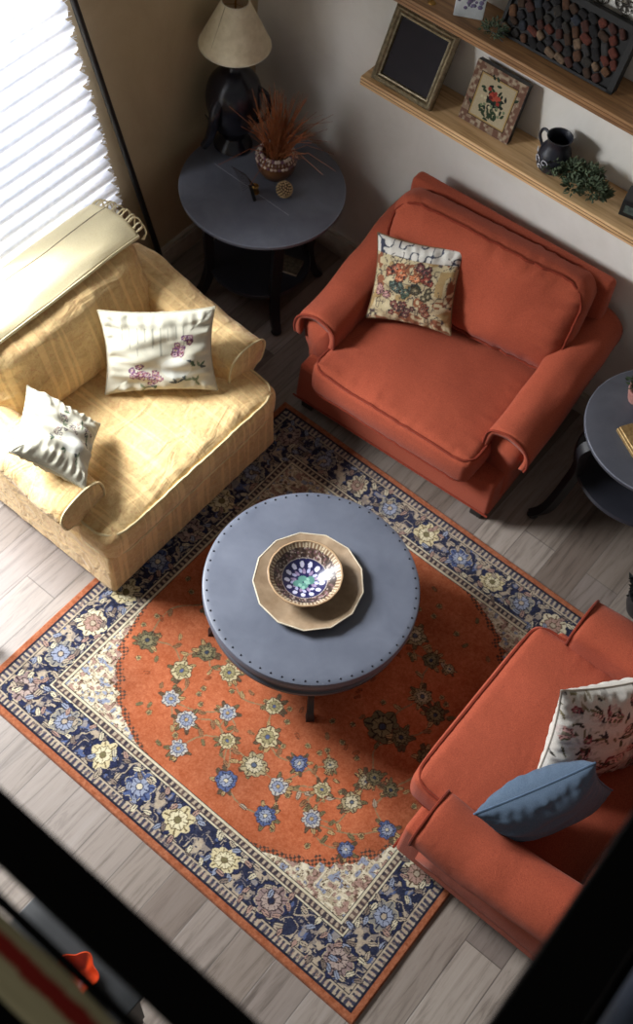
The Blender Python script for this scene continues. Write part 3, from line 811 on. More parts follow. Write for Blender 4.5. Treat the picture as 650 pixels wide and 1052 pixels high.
# ------------------------------------------------------------------ coffee table
def coffee_table():
    cx, cy, zt, r = 1.797, -1.741, .42, .415
    root = empty('coffee_table', (cx, cy, 0.013), 0, 'round slate blue nail studded coffee table in the middle of the rug', 'coffee table')
    zt -= .013
    MB().add(*lathe([(0, zt-.045), (r-.008, zt-.045), (r, zt-.038), (r, zt-.010), (r-.003, zt-.003), (r-.010, zt), (r-.03, zt+.0005), (0, zt+.001)], 128)).build('tabletop', M['slate'], root)
    MB().add(*lathe([(0, zt-.140), (r-.022, zt-.140), (r-.016, zt-.134), (r-.016, zt-.120), (r-.024, zt-.114), (r-.024, zt-.045), (0, zt-.045)], 96)).build('apron', M['slate_dark'], root)
    MB().add(*lathe([(0, .10), (.27, .10), (.28, .108), (.28, .122), (.27, .13), (0, .13)], 72)).build('lower_shelf', M['black'], root)
    for k in range(4):
        a = R(-47.5+90*k); c, s = math.cos(a), math.sin(a)
        Mx = Matrix.Rotation(a, 4, 'Z')
        pts = smooth_path([(r-.07, 0, zt-.06), (r-.065, 0, .24), (r-.09, 0, .12), (r-.045, 0, .03), (r-.038, 0, .0)], 5)
        secs = []
        for i, p in enumerate(pts):
            t = i/(len(pts)-1); w = .017-.005*math.sin(PI*t); secs.append([(p.x-w, -w, p.z), (p.x+w, -w, p.z), (p.x+w, w, p.z), (p.x-w, w, p.z)])
        v, f = loft(secs); MB().add(v, f, Mx).build('leg', M['black'], root, sharp=50)
    n0 = None; hv, hf = lathe([(.0042, 0), (.0039, .0015), (.0025, .0028), (0, .0033)], 10)
    # nails follow the rim all round
    N = 58
    for k in range(N):
        a = 2*PI*k/N+.03
        if n0 is None: n0 = MB().add(hv, hf).build('nail_head', M['nail'], root); o = n0
        else: o = n0.copy(); COL.objects.link(o)
        o.parent = root; o.location = ((r-.017)*math.cos(a), (r-.017)*math.sin(a), zt)
coffee_table()

def plate_bowl():
    pm = simple('stoneware_glaze', (168,146,120), .35, c2=(130,108,84), sc=14, bs=.1)
    cx, cy, z = 1.787, -1.751, .4215
    poly = lambda a, i: (math.cos(PI/13)/math.cos((a % (2*PI/13))-PI/13)) if i >= 3 else 1
    root = empty('platter', (cx, cy, z), 0, 'brown stoneware plate with many sided rim at coffee table centre', 'plate')
    R_ = .208
    MB().add(*lathe([(0, 0), (.12, 0), (.125, .002), (.17, .010), (R_, .024), (R_+.003, .027), (R_, .030), (R_-.012, .027), (.165, .016), (.12, .008), (0, .006)], 130, poly)).build('dish', pm, root, sharp=30)
    pts = [((R_+.0015)*poly(2*PI*k/130, 5)*math.cos(2*PI*k/130), (R_+.0015)*poly(2*PI*k/130, 5)*math.sin(2*PI*k/130), .0285) for k in range(130)]
    MB().add(*tube(pts, .0032, 6, True)).build('rim', simple('cream_rim_glaze', (216,204,180), .35), root)
    # bowl, standing on the plate
    cx, cy = 1.772, -1.757
    root = empty('bowl', (cx, cy, z+.0075), 0, 'patterned bowl with navy, white and turquoise inside, standing on the brown plate', 'bowl')
    seg = 168; rb = .135
    sc = lambda a, i: 1+(.012*abs(math.sin(a*8)) if 3 <= i <= 8 else 0)
    rb = .140
    prof = [(.0, .0), (.045, .0), (.047, .008), (.094, .026), (.126, .052), (rb, .078), (rb+.002, .081), (rb-.003, .083), (rb-.006, .079)]
    inner = [(rb-.008-.0*i, .075) for i in range(1)]
    M1 = MB().add(*lathe(prof[:8], seg, sc, False)); 
    M1.build('outer_wall', simple('brown_bowl_glaze', (112,80,58), .3), root)
    # inside, finely meshed and coloured
    rings = 64; vs = []; cols = []; fs = []
    c = Canvas(.28, .28, 220, (88,70,60)); r = random.Random(4); o = .14
    rr = np.hypot(c.X-o, c.Y-o); th = np.arctan2(c.Y-o, c.X-o); k = c.vn(.008, 77); k2 = c.vn(.006, 78)
    c.I[k > .5] = (60,46,42); c.I[(k2 > .74)] = (168,150,140); c.I[(k < .22)] = (120,84,92)
    c.I[(rr > .118)] = (122,96,74); c.I[(rr > .118) & (np.sin(th*60) > .3)] = (206,190,160)
    c.disc(o, o, .088, (170,158,150)); c.disc(o, o, .085, (38,38,78))
    for q in range(9): c.leaf(o+.030*math.cos(q*.7+.2), o+.030*math.sin(q*.7+.2), q*.7+.2, .022, .007, (148,130,160))
    for q in range(13): c.disc(o+.066*math.cos(q*.483), o+.066*math.sin(q*.483), .0085, (206,204,226), 1.3, q*.483)
    for q in range(9): c.disc(o+.045*math.cos(q*.7+.5), o+.045*math.sin(q*.7+.5), .006, (180,180,214), 1.5, q*.9)
    for q in range(7): c.disc(o+r.uniform(-.02,.02), o+r.uniform(-.03,.03), .013, (92,140,130), 1.3, r.uniform(0,3))
    for q in range(7): c.disc(o+r.uniform(-.02,.02), o+r.uniform(-.03,.03), .006, (140,184,168), 1.3, r.uniform(0,3))
    for i in range(rings+1):
        t = i/rings; ra = .0005+(rb-.006)*t; z_ = .010+.070*(sst(.30, 1.25, t)**1.0)*1.35 if t > .30 else .010
        z_ = .010+.071*max(0, (t-.28)/.72)**1.35
        for q in range(seg):
            a = 2*PI*q/seg; m = 1+.012*abs(math.sin(a*8))*t**4
            vs.append((ra*m*math.cos(a), ra*m*math.sin(a), z_)); cols.append(((ra*math.cos(a)+o)/.28, (ra*math.sin(a)+o)/.28))
    for i in range(rings):
        for q in range(seg): fs.append((i*seg+q, i*seg+(q+1) % seg, (i+1)*seg+(q+1) % seg, (i+1)*seg+q))
    ob = mesh('painted_inside', vs, fs, vcol('painted_glaze', .25, .05, 60, 0, .0005, .1, .5), root)
    u = np.array(cols); set_col(ob, c.sample(u[:, 0], u[:, 1]))
    root.scale = (1, 1, .88)
    pts = [((rb-.003)*(1+.012*abs(math.sin(2*PI*q/seg*8)))*math.cos(2*PI*q/seg), (rb-.003)*(1+.012*abs(math.sin(2*PI*q/seg*8)))*math.sin(2*PI*q/seg), .081) for q in range(seg)]
    MB().add(*tube(pts, .004, 6, True)).build('rim', simple('tan_rim_glaze', (186,156,120), .35), root)
plate_bowl()

# ------------------------------------------------------------------ left side table and what stands on it
def side_table(loc, r, zt, zs, label, legs, rot=0, splay=.10, shelf_r=.25, mt=None):
    mt = mt or M['slate_dark']
    root = empty('side_table', loc, rot, label, 'side table')
    MB().add(*lathe([(0, zt-.028), (r-.012, zt-.028), (r-.002, zt-.02), (r, zt-.012), (r-.003, zt-.004), (r-.012, zt), (0, zt+.0005)], 112)).build('tabletop', mt, root)
    MB().add(*lathe([(0, zt-.075), (r*.74, zt-.075), (r*.76, zt-.07), (r*.76, zt-.028), (0, zt-.028)], 72)).build('apron', M['black'], root)
    MB().add(*tube([((r-.004)*math.cos(2*PI*k/96), (r-.004)*math.sin(2*PI*k/96), zt-.005) for k in range(96)], .0028, 6, True)).build('worn_lit_edge', M['worn_lit'], root)  # rim ring carrying worn paint and a painted highlight
    sh = MB().add(*lathe([(0, zs-.022), (shelf_r-.006, zs-.022), (shelf_r, zs-.012), (shelf_r-.006, zs), (0, zs)], 96)); sh.build('lower_shelf', M['slate_low'], root)
    for k in range(legs):
        a = 2*PI*k/legs; Mx = Matrix.Rotation(a, 4, 'Z')
        pts = smooth_path([(r*.70, 0, zt-.04), (shelf_r*1.02, 0, zs+.16), (shelf_r*1.0, 0, zs), (shelf_r+splay*.45, 0, .08), (shelf_r+splay, 0, .025)], 5)
        secs = []
        for i, p in enumerate(pts):
            t = i/(len(pts)-1); wx = .020; wy = .024-.004*t; secs.append([(p.x-wx, -wy, p.z), (p.x+wx, -wy, p.z), (p.x+wx, wy, p.z), (p.x-wx, wy, p.z)])
        v, f = loft(secs); lg = MB().add(v, f, Mx).build('leg', M['black'], root, sharp=50)
        fv, ff = lathe([(.0, 0), (.020, 0), (.026, .012), (.020, .028), (0, .03)], 16)
        MB().add(fv, ff, Mx @ Matrix.Translation((shelf_r+splay, 0, 0))).build('foot', M['black'], lg)
    return root
T1 = (.435, -.45, 0); ZT = .655
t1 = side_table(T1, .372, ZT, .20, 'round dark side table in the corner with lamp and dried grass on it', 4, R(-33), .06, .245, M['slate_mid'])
MB().box(-.22, .23, -.0008, .0008, ZT, ZT+.0009, TRS((.005, -.06, 0), 0, 0, R(31))).build('crack_line', simple('pale_scratch', (176,176,184), .6, bs=0), t1)

def lamp():
    x, y, z = .168, -.345, ZT+.001
    root = empty('table_lamp', (x, y, z), R(0), 'black jug based table lamp with cream cone shade on the corner table', 'lamp')
    g = simple('black_glazed_ceramic', (28,28,38), .22, bs=.03)
    Q = [(0, 0), (.075, 0), (.08, .012), (.055, .035), (.05, .05), (.085, .085), (.108, .14), (.112, .19), (.095, .235), (.055, .265), (.03, .28), (.026, .30), (0, .30)]
    pq = smooth_path([(r_*1.1, 0, z_*1.5) for r_, z_ in Q[3:12]], 4); pr = [(0, 0), (.08, 0), (.088, .008), (.084, .02)]+[(q.x, q.z) for q in pq]+[(0, .45)]
    MB().add(*lathe(pr, 56)).build('base', g, root)
    sp = smooth_path([(0, -.08, .31), (.01, -.130, .27), (.005, -.142, .19), (-.012, -.150, .12), (-.030, -.165, .075)], 6)
    MB().add(*tube(sp, .030, 14, r_end=.017)).build('spout', g, root)
    MB().add(*tube(smooth_path([(.09, .05, .34), (.135, .07, .30), (.135, .07, .20), (.09, .05, .15)], 6), .010, 10)).build('handle', g, root)
    MB().add(*lathe([(0, .44), (.012, .44), (.012, .56), (.018, .565), (.018, .60), (0, .60)], 16)).build('socket', M['brass'], root)
    m, nt, b = new_mat('parchment_shade'); v = coords(nt); f = noise_t(nt, v, 30, 4)
    nt.links.new(ramp(nt, f, [(.3, (206,192,160)), (.7, (226,214,186))]), b.inputs['Base Color']); b.inputs['Roughness'].default_value = .8
    zb, zt_ = .535, .735; rb, rt = .150, .056
    prof = [(rb, zb), (rb+.0, zb+.006), (rt, zt_), (rt-.003, zt_), (rb-.004, zb+.006), (rb-.004, zb)]
    sv, sf = lathe(prof, 72); sf = sf[:-2]
    s = MB().add(sv, sf).build('lamp_shade', m, root)
    for (rr, zz) in ((rb, zb), (rt, zt_)):
        MB().add(*tube([(rr*math.cos(2*PI*k/72), rr*math.sin(2*PI*k/72), zz) for k in range(72)], .0032, 6, True)).build('trim_ring', simple('shade_trim', (230,220,196), .7), s)
    MB().add(*tube([((rb+.001)*math.cos(R(-95)), (rb+.001)*math.sin(R(-95)), zb), ((rt+.001)*math.cos(R(-95)), (rt+.001)*math.sin(R(-95)), zt_)], .0015, 5)).build('shade_seam', simple('shade_seam_thread', (190,174,140), .8), s)
    br = MB()
    for k in range(3): br.add(*tube([(0, 0, .720), (rt*math.cos(2*PI*k/3), rt*math.sin(2*PI*k/3), .730)], .0018, 5))
    br.add(*tube([(0,0,.60), (0,0,.735)], .004, 8)); br.build('spider', M['brass'], s)
lamp()
def bent_wire():
    o = MB().add(*tube(smooth_path([(.098, -.445, ZT+.004), (.085, -.41, ZT+.055), (.06, -.39, ZT+.10), (.035, -.385, ZT+.115)], 6), .0022, 6)).build('bent_wire', M['blackmetal'])
    tag(o, 'thin black wire sticking up at the back left rim of the corner table', 'wire')
bent_wire()

def dried_plant():
    x, y = .425, -.350
    root = empty('potted_dried_grass', (x, y, ZT+.001), 0, 'brown pot with beaded rim and rusty dried grass on the corner table', 'potted plant')
    pm = simple('brown_glazed_pot', (124,84,52), .28, c2=(74,44,28), sc=18)
    MB().add(*lathe([(0, 0), (.045, 0), (.052, .006), (.068, .035), (.074, .07), (.068, .09), (.058, .095), (.055, .088), (0, .086)], 40)).build('pot', pm, root)
    bd = MB(); bd2 = MB(); r = random.Random(3)
    for k in range(34):
        a = 2*PI*k/34
        for q in range(3):
            sv, sf = lathe([(0, -.007), (.006, -.004), (.0075, 0), (.006, .004), (0, .007)], 7)
            (bd if (k+q) % 3 else bd2).add(sv, sf, Matrix.Translation(((.069-.006*q+r.uniform(-.002,.002))*math.cos(a), (.069-.006*q)*math.sin(a), .074+q*.012)))
    o = bd.build('beaded_rim', simple('pale_shell_beads', (206,190,176), .4), root); o['kind'] = 'stuff'
    o = bd2.build('purple_beads', simple('mauve_beads', (120,84,104), .4), root); o['kind'] = 'stuff'
    g = MB()
    for k in range(210):
        a = r.uniform(0, 2*PI); sp = r.uniform(0, .035); p = Vector((sp*math.cos(a), sp*math.sin(a), .085))
        L = r.uniform(.14, .28); tilt = min(1.05, abs(r.gauss(0, .5))); a2 = r.uniform(0, 2*PI)
        d = Vector((math.sin(tilt)*math.cos(a2), math.sin(tilt)*math.sin(a2), math.cos(tilt)))
        droop = Vector((0, 0, -.35*tilt*L)); m1 = p+d*L*.5+Vector((r.uniform(-.008,.008), r.uniform(-.008,.008), 0)); e = p+d*L+droop
        g.add(*tube([p, m1, e], .0018, 4, r_end=.0008))
    o = g.build('dried_grass', simple('rusty_dry_grass', (176,104,58), .8, c2=(120,66,36), sc=30), root); o['kind'] = 'stuff'
    root.scale = (1.25, 1.25, 1.25)
dried_plant()
def seed_ball():
    x, y = .545, -.435
    root = empty('seed_ball', (x, y, ZT+.001), 0, 'small knobbly ball of tan seed pods on the corner table', 'ornament')
    core = lathe([(.034*math.sin(t*PI/12), .038-.034*math.cos(t*PI/12)) for t in range(13)], 24)
    MB().add(*core).build('core', simple('dark_core', (58,40,28), .9), root)
    kb = MB()
    for k in range(110):
        z = 1-2*(k+.5)/110; a = k*2.39996; rr = math.sqrt(1-z*z); n_ = Vector((rr*math.cos(a), rr*math.sin(a), z))
        q = n_.to_track_quat('Z', 'Y').to_matrix().to_4x4()
        kb.add(*lathe([(.0045, 0), (.0048, .003), (.003, .0055), (.0015, .0045), (0, .004)], 8), Matrix.Translation(Vector((0,0,.038))+n_*.0325) @ q)
    o = kb.build('seed_pods', simple('tan_seed_pods', (196,168,124), .7), root); o['kind'] = 'stuff'
seed_ball()
def fan_holder():
    x, y = .440, -.51
    root = empty('feather_holder', (x, y, ZT+.001), R(150), 'tiny brass cup holding a fan of dark bristles in front of the pot', 'ornament')
    MB().add(*lathe([(0, 0), (.016, 0), (.02, .006), (.014, .02), (.018, .04), (.014, .045), (0, .043)], 20)).build('cup', M['brass'], root)
    g = MB()
    for k in range(15):
        a = -.75+1.5*k/14; g.add(*tube([(0, 0, .04), (.055*math.sin(a), .035, .06+.035*math.cos(a)), (.115*math.sin(a), .085, .07+.05*math.cos(a))], .0011, 4))
    g.build('bristle_fan', simple('dark_bristle', (54,40,36), .8, bs=0), root)
    MB().box(-.05, -.03, -.002, .012, .0, .09, TRS((.0, .01, 0), R(-14), 0, 0), b=.003).build('slate_strip', M['blackmetal'], root)
fan_holder()
b1 = empty('booklet', (.575, -.40, .2005), R(18), 'small booklet with pale cover on the lower shelf of the corner table', 'book')
MB().box(-.055, .055, -.045, .045, .001, .016, b=.002).build('pages', simple('paper_pages', (196,188,168), .9), b1)
MB().box(-.058, .058, -.048, .048, .016, .019).build('cover', simple('brown_floral_cover', (110,98,78), .7, c2=(54,48,40), sc=60), b1)

# ------------------------------------------------------------------ right side table
T2 = (2.475, -.345, 0)
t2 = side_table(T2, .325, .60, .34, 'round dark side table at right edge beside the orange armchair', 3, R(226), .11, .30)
def trinket_box():
    root = empty('trinket_box', (2.405, -.485, .602), R(-30), 'small gold trinket box on the right edge side table', 'box')
    g = simple('brushed_gold', (176,150,104), .5, .6, c2=(130,100,58), sc=60, bs=.2)
    MB().box(-.075, .075, -.035, .035, 0, .02, b=.004).build('body', g, root)
    MB().box(-.071, .071, -.031, .031, .021, .034, b=.005).build('lid', g, root)
trinket_box()
def leaf_cluster(mb, r, c, rad, n, ls, flat=1.0):
    for k in range(n):
        d = Vector((r.gauss(0,1), r.gauss(0,1), abs(r.gauss(0,1))*flat)).normalized(); p = Vector(c)+d*rad*r.uniform(.35, 1)
        q = (d+Vector((r.uniform(-.7,.7), r.uniform(-.7,.7), r.uniform(-.5,.5)))).normalized(); s = q.orthogonal().normalized(); L = ls*r.uniform(.6, 1.2); up = q.cross(s)*L*.12
        v = [p, p+q*L*.4+s*L*.26+up, p+q*L, p+q*L*.4-s*L*.26+up, p+q*L*.5-up*.6]
        mb.add([tuple(a) for a in v], [(0,1,4), (1,2,4), (2,3,4), (3,0,4)])
LEAF = simple('dusty_green_leaves', (84,98,72), .7, c2=(46,60,44), sc=30)
def small_pot(loc):
    r = random.Random(12)
    root = empty('potted_plant', loc, 0, 'leafy plant in a blush pot on the right edge side table', 'potted plant')
    MB().add(*lathe([(0, 0), (.028, 0), (.035, .02), (.045, .06), (.047, .075), (.042, .075), (.036, .065), (0, .065)], 32)).build('pot', simple('blush_ceramic', (206,160,150), .35, c2=(160,104,96), sc=20), root)
    mb = MB(); leaf_cluster(mb, r, (0, 0, .09), .055, 260, .022); o = mb.build('foliage', LEAF, root, smooth=False); o['kind'] = 'stuff'
small_pot((2.30, -.290, .601))

# ------------------------------------------------------------------ shelves on the right wall
def shelf(name, x0, x1, zt, th, d, mat, label):
    root = empty(name, (x0, 0, zt-th), 0, label, 'shelf', None)
    MB().box(0, x1-x0, -d, -.001, 0, th, b=.003).build('board', mat, root)
    e = MB()
    for k in (.35, .7): e.box(0.001, x1-x0-.001, -d-.0012, -d, th*k-.0012, th*k+.0012)
    e.build('edge_groove', simple('edge_groove_dark', (110,74,42), .7), root)
shelf('wall_shelf', .712, 2.6, 1.25, .04, .20, M['shelf'], 'pale oak wall shelf, the lower one above the orange armchair')
shelf('wall_shelf', .60, 2.6, 1.685, .04, .20, M['shelf_up'], 'browner oak wall shelf, the upper one holding the patchwork panel')

def leaning(name, label, cat, bx0, bx1, zs, yb, yt, h):
    """empty at the foot of a thing leaning on the wall; local x along the wall, local z up the face, local -y out"""
    ang = math.asin((yt-yb)/h)
    root = empty(name, (bx0, yb, zs), 0, label, cat); root.rotation_euler = (-ang, 0, 0)
    return root, bx1-bx0
def frame1():
    root, w = leaning('framed_panel', 'silver gilt picture frame with dark panel at left end of lower shelf', 'picture frame', .752, 1.045, 1.2505, -.165, -.045, .300)
    h = .30; t = .028
    prof = [(0, 0), (0, -.024), (.006, -.030), (.014, -.026), (.020, -.030), (.026, -.022), (.032, -.020), (.036, -.008), (.036, 0)]
    def ring(mat, prof, name):
        v = []; f = []; n = len(prof)
        cs = [(0,0), (w,0), (w,h), (0,h)]; dirs = [(1,1), (-1,1), (-1,-1), (1,-1)]
        for (cx, cz), (dx, dz) in zip(cs, dirs):
            for (a, b) in prof: v.append((cx+dx*a, b, cz+dz*a))
        for i in range(4):
            for k in range(n): f.append((i*n+k, i*n+(k+1) % n, ((i+1) % 4)*n+(k+1) % n, ((i+1) % 4)*n+k))
        return mesh(name, v, f, mat, root, False)
    ring(M['silver'], prof, 'moulding')
    bd = MB()
    for k in range(46):
        bd.add(*lathe([(0, -.0028), (.0024, -.001), (.0024, .001), (0, .0028)], 6), Matrix.Translation((.006+k*(w-.012)/45, -.012, h+.0005)))
    o = bd.build('beading', simple('dark_beading', (60,54,46), .5, .5), root)
    MB().box(.034, w-.034, -.010, -.002, .034, h-.034).build('panel', M['canvas_dark'], root, smooth=False)
    MB().box(.002, w-.002, .0, .008, .002, h-.002).build('backing', M['feet'], root, smooth=False)
frame1()
def frame2():
    root, w = leaning('canvas_picture', 'small tapestry picture of a bouquet leaning on the lower shelf', 'picture', 1.140, 1.375, 1.2505, -.115, -.050, .245)
    h = .245
    MB().box(0, w, -.002, .028, 0, h, b=.002).build('block', simple('dark_block_edge', (30,30,32), .6), root, smooth=False)
    c = Canvas(w, h, 150, (150,128,108)); r = random.Random(5); k = c.vn(.012, 41)
    c.I[k > .55] = (120,88,74); c.I[k < .3] = (176,160,136)
    dE = np.minimum(np.minimum(c.X, w-c.X), np.minimum(c.Y, h-c.Y))
    c.I[(dE > .032) & (dE < .036)] = (70,52,40); c.I[(dE >= .036) & (dE < .041)] = (176,148,96); c.I[dE >= .041] = (186,172,142)
    for _ in range(70):
        a, q = r.uniform(0, 6.28), abs(r.gauss(0, .028)); x, y = w*.5+q*math.cos(a)*1.1, h*.54+q*math.sin(a)*1.1
        c.leaf(x, y, r.uniform(0, 6.28), .022, .006, r.choice([(36,52,42), (48,66,50), (28,36,36)]))
    for _ in range(16): c.disc(w*.5+r.gauss(0,.016), h*.58+r.gauss(0,.012), .008, r.choice([(150,56,48), (176,80,62), (110,40,40)]))
    for _ in range(12): c.disc(w*.5+r.gauss(0,.034), h*.42+r.gauss(0,.016), .006, r.choice([(206,196,160), (120,132,100)]))
    for _ in range(18): c.leaf(w*.5+r.gauss(0,.035), h*.30+r.gauss(0,.01), r.uniform(0,6.28), .022, .006, (50,66,48))
    n = 130; ny = 136; v = []; u = []
    for j in range(ny):
        for i in range(n): v.append((w*i/(n-1), -.0035, h*j/(ny-1))); u.append((i/(n-1), j/(ny-1)))
    f = [(j*n+i, j*n+i+1, (j+1)*n+i+1, (j+1)*n+i) for j in range(ny-1) for i in range(n-1)]
    o = mesh('picture_face', v, f, vt, root); u = np.array(u); set_col(o, c.sample(u[:, 0], u[:, 1]))
frame2()
def mug_and_sprig():
    root = empty('pitcher', (1.570, -.095, 1.2505), 0, 'small dark open jug with white swirls on the lower shelf', 'jug')
    jm = simple('dark_enamel', (38,40,50), .35, c2=(28,30,38))
    MB().add(*lathe([(0, 0), (.042, 0), (.05, .01), (.055, .04), (.048, .07), (.036, .09), (.036, .105), (.042, .12), (.039, .12), (.032, .104), (.032, .09), (.04, .06), (0, .02)], 40)).build('body', jm, root)
    sw = MB()
    for (a0, z0, s) in ((-130, .04, .016), (-95, .045, .013), (-150, .06, .011), (-110, .025, .010)):
        pts = []
        for k in range(20):
            t = k/19*5.5; rr = s*(1-t/8); a = R(a0)+rr*math.cos(t)/.055; z = z0+rr*math.sin(t); pts.append((.0565*math.cos(a), .0565*math.sin(a), z))
        sw.add(*tube(pts, .0016, 5))
    sw.build('white_swirls', simple('white_enamel', (206,208,214), .4, bs=0), root)
    MB().add(*tube(smooth_path([(-.036, .01, .10), (-.065, .018, .10), (-.075, .02, .07), (-.052, .014, .04)], 6), .005, 8)).build('handle', jm, root)
    root.scale = (1.22, 1.22, 1.22)
    root = empty('trailing_sprig', (1.725, -.100, 1.2505), 0, 'trailing green artificial sprig lying beside the dark jug', 'foliage')
    r = random.Random(31); mb = MB(); st = MB()
    for (cx, cy, cz, rad, n) in ((-.13, -.03, .03, .035, 110), (-.06, -.01, .035, .045, 170), (0, 0, .035, .05, 200), (.05, -.04, .03, .045, 170), (-.02, -.06, .02, .035, 120), (.09, -.02, .02, .025, 60)):
        leaf_cluster(mb, r, (cx, cy, cz*.9+.01), rad*1.15, int(n*1.25), .026, 1.0)
    st.add(*tube(smooth_path([(-.13, -.02, .012), (-.06, 0, .03), (0, -.01, .03), (.05, -.03, .02), (.1, -.03, .01)], 5), .0022, 5))
    o = mb.build('leaves', simple('green_grey_leaves', (98,112,84), .7, c2=(52,66,48), sc=40), root, smooth=False); o['kind'] = 'stuff'
    st.build('stem', simple('brown_stem', (80,62,42), .8), root)
mug_and_sprig()
root = empty('keepsake_box', (1.935, -.085, 1.2505), R(12), 'dark keepsake box at the right edge of the lower shelf', 'box')
MB().box(-.045, .055, -.04, .05, 0, .075, b=.003).build('body', simple('dark_lacquer', (24,26,30), .4), root)
MB().box(-.03, .03, -.042, -.0395, .02, .055).build('painted_panel', simple('green_grey_panel', (84,100,92), .5, c2=(40,50,54), sc=60), root)
# upper shelf
def patchwork():
    root, w = leaning('patchwork_panel', 'dark boxed panel of colourful patchwork puffs leaning on the upper shelf', 'wall art', 1.225, 1.715, 1.6855, -.115, -.04, .235)
    h = .235
    dk = simple('black_box_frame', (16,15,15), .7)
    MB().box(0, w, .0, .035, 0, h, b=.003).build('box_back', dk, root, smooth=False)
    fr = MB().box(0, w, -.012, .0, h-.022, h).box(w-.022, w, -.012, 0, 0, h).box(0, w, -.012, 0, 0, .010).box(0, .012, -.012, 0, 0, h); fr.build('box_rim', dk, root, smooth=False)
    cols = [(112,74,50), (122,58,42), (58,64,76), (150,122,96), (84,60,44), (44,42,42), (76,72,70), (134,92,60), (92,52,42), (66,60,54), (34,32,34), (48,46,50)]
    ms = [simple('shaded_patch_cloth', [int(q*.8) for q in c], .95, c2=[int(q*.5) for q in c], sc=90, bs=.5) for c in cols]; r = random.Random(8)  # cloth colours scaled down for the shade the panel stands in
    nx, ny = 12, 6
    for j in range(ny):
        for i in range(nx):
            x = .026+(i+.5*(j % 2))*.039+r.uniform(-.004,.004); z = .024+j*.034+r.uniform(-.003,.003)
            if x > w-.035 or z > h-.03: continue
            Mx = Matrix.Translation((x, -.004, z)) @ Matrix.Rotation(R(r.uniform(15, 65)), 4, 'Y')
            v, f = rbox(.023*r.uniform(.7,1.1), .009, .0145*r.uniform(.8,1.1), .009, 3)
            MB().add(v, f, Mx).build('patch_puff', r.choice(ms), root)
patchwork()
root = empty('picture_card', (1.097, -.125, 1.6855), R(28), 'small white block with purple flowers standing on the upper shelf', 'ornament')
MB().box(-.055, .055, -.012, .03, 0, .12, b=.003).build('block', simple('white_block', (206,212,214), .5), root, smooth=False)
pc = MB(); r = random.Random(2)
for k in range(26):
    pc.add(*lathe([(0, 0), (.006, .0), (.004, .0012), (0, .0015)], 6), Matrix.Translation((r.uniform(-.045, .045), -.0122, r.uniform(.03, .11))) @ Matrix.Rotation(R(90), 4, 'X') @ Matrix.Scale(r.uniform(.8, 1.8), 4))
pc.build('flower_print', simple('purple_print', (128,96,150), .6, c2=(60,90,90), sc=80), root)
root = empty('trailing_sprig', (1.225, -.15, 1.6855), 0, 'small dark green sprig on the upper shelf beside the white block', 'foliage')
mb = MB(); leaf_cluster(mb, random.Random(4), (0, 0, .015), .045, 150, .018, .5); o = mb.build('leaves', LEAF, root, smooth=False); o['kind'] = 'stuff'
MB().add(*tube([(-.04,0,.004), (.0,.0,.012), (.05,-.01,.005)], .002, 5)).build('stem', M['feet'], root)
root = empty('candle_stick', (.955, -.155, 1.6855), 0, 'thin brass candlestick at the left of the upper shelf', 'candlestick')
MB().add(*lathe([(0,0), (.016,0), (.014,.004), (.004,.010), (.0035,.05), (.006,.055), (.003,.06), (.003,.10), (.008,.105), (.008,.115), (0,.115)], 20)).build('stick', M['brass'], root)
# silver wall ornaments
def wall_orn(x, z, s, label):
    root = empty('wall_ornament', (x, -.001, z), 0, label, 'wall ornament', 'silver filigree ornaments at top right'); sm = simple('tarnished_silver', (120,116,110), .35, .8)
    root.rotation_euler = (R(90), 0, 0)
    MB().add(*lathe([(0,0), (.008*s,0), (.008*s,.006), (0,.008)], 16)).build('boss', sm, root)
    mb = MB()
    for k in range(8):
        a = 2*PI*k/8; c = Vector((.020*s*math.cos(a), .020*s*math.sin(a), .004))
        mb.add(*tube([(c.x+.009*s*math.cos(t*PI/5), c.y+.009*s*math.sin(t*PI/5), c.z) for t in range(10)], .0022*s, 5, True))
    mb.add(*tube([(.032*s*math.cos(t*PI/12), .032*s*math.sin(t*PI/12), .003) for t in range(24)], .002*s, 5, True))
    mb.build('filigree', sm, root)
wall_orn(1.525, 1.925, .9, 'silver filigree ornament on the wall, the left one of three above the patchwork panel')
wall_orn(1.615, 1.945, 1.25, 'largest silver filigree ornament on the wall above the patchwork panel')
wall_orn(1.632, 1.880, .7, 'smallest silver filigree ornament, hanging lowest above the patchwork panel')

# ------------------------------------------------------------------ things at the frame's edges
def iron_stand(loc, label, rz):
    root = empty('iron_plant_stand', loc, rz, label, 'plant stand')
    MB().add(*tube(smooth_path([(0, 0, 0.006), (.03, 0, .02), (.05, 0, .06), (.03, 0, .12), (.0, 0, .15), (-.03, 0, .22)], 6), .009, 8)).build('foot', M['blackmetal'], root)
    for k, (a, z) in enumerate(((40, .05), (-50, .10))):
        MB().add(*tube([((.03-.003*t)*math.cos(t*.6+a)+.02, (.03-.003*t)*math.sin(t*.6+a), z+.01*t) for t in range(9)], .006, 6)).build('scroll', M['blackmetal'], root)
    return root
iron_stand((.905, -2.60, 0), 'black scrolled iron foot at the left edge below the yellow armchair', R(200))
def dark_plant():
    root = empty('potted_plant', (2.80, -.72, 0), 0, 'black leafy plant at right edge above the lower right orange armchair', 'potted plant')
    MB().add(*lathe([(0,0), (.06,0), (.075,.05), (.085,.13), (.078,.13), (.07,.10), (0,.10)], 36)).build('pot', M['black'], root)
    mb = MB(); leaf_cluster(mb, random.Random(9), (0,0,.15), .10, 420, .03); o = mb.build('foliage', simple('black_green_leaves', (30,34,34), .5, c2=(18,20,22), sc=30), root, smooth=False); o['kind'] = 'stuff'
dark_plant()
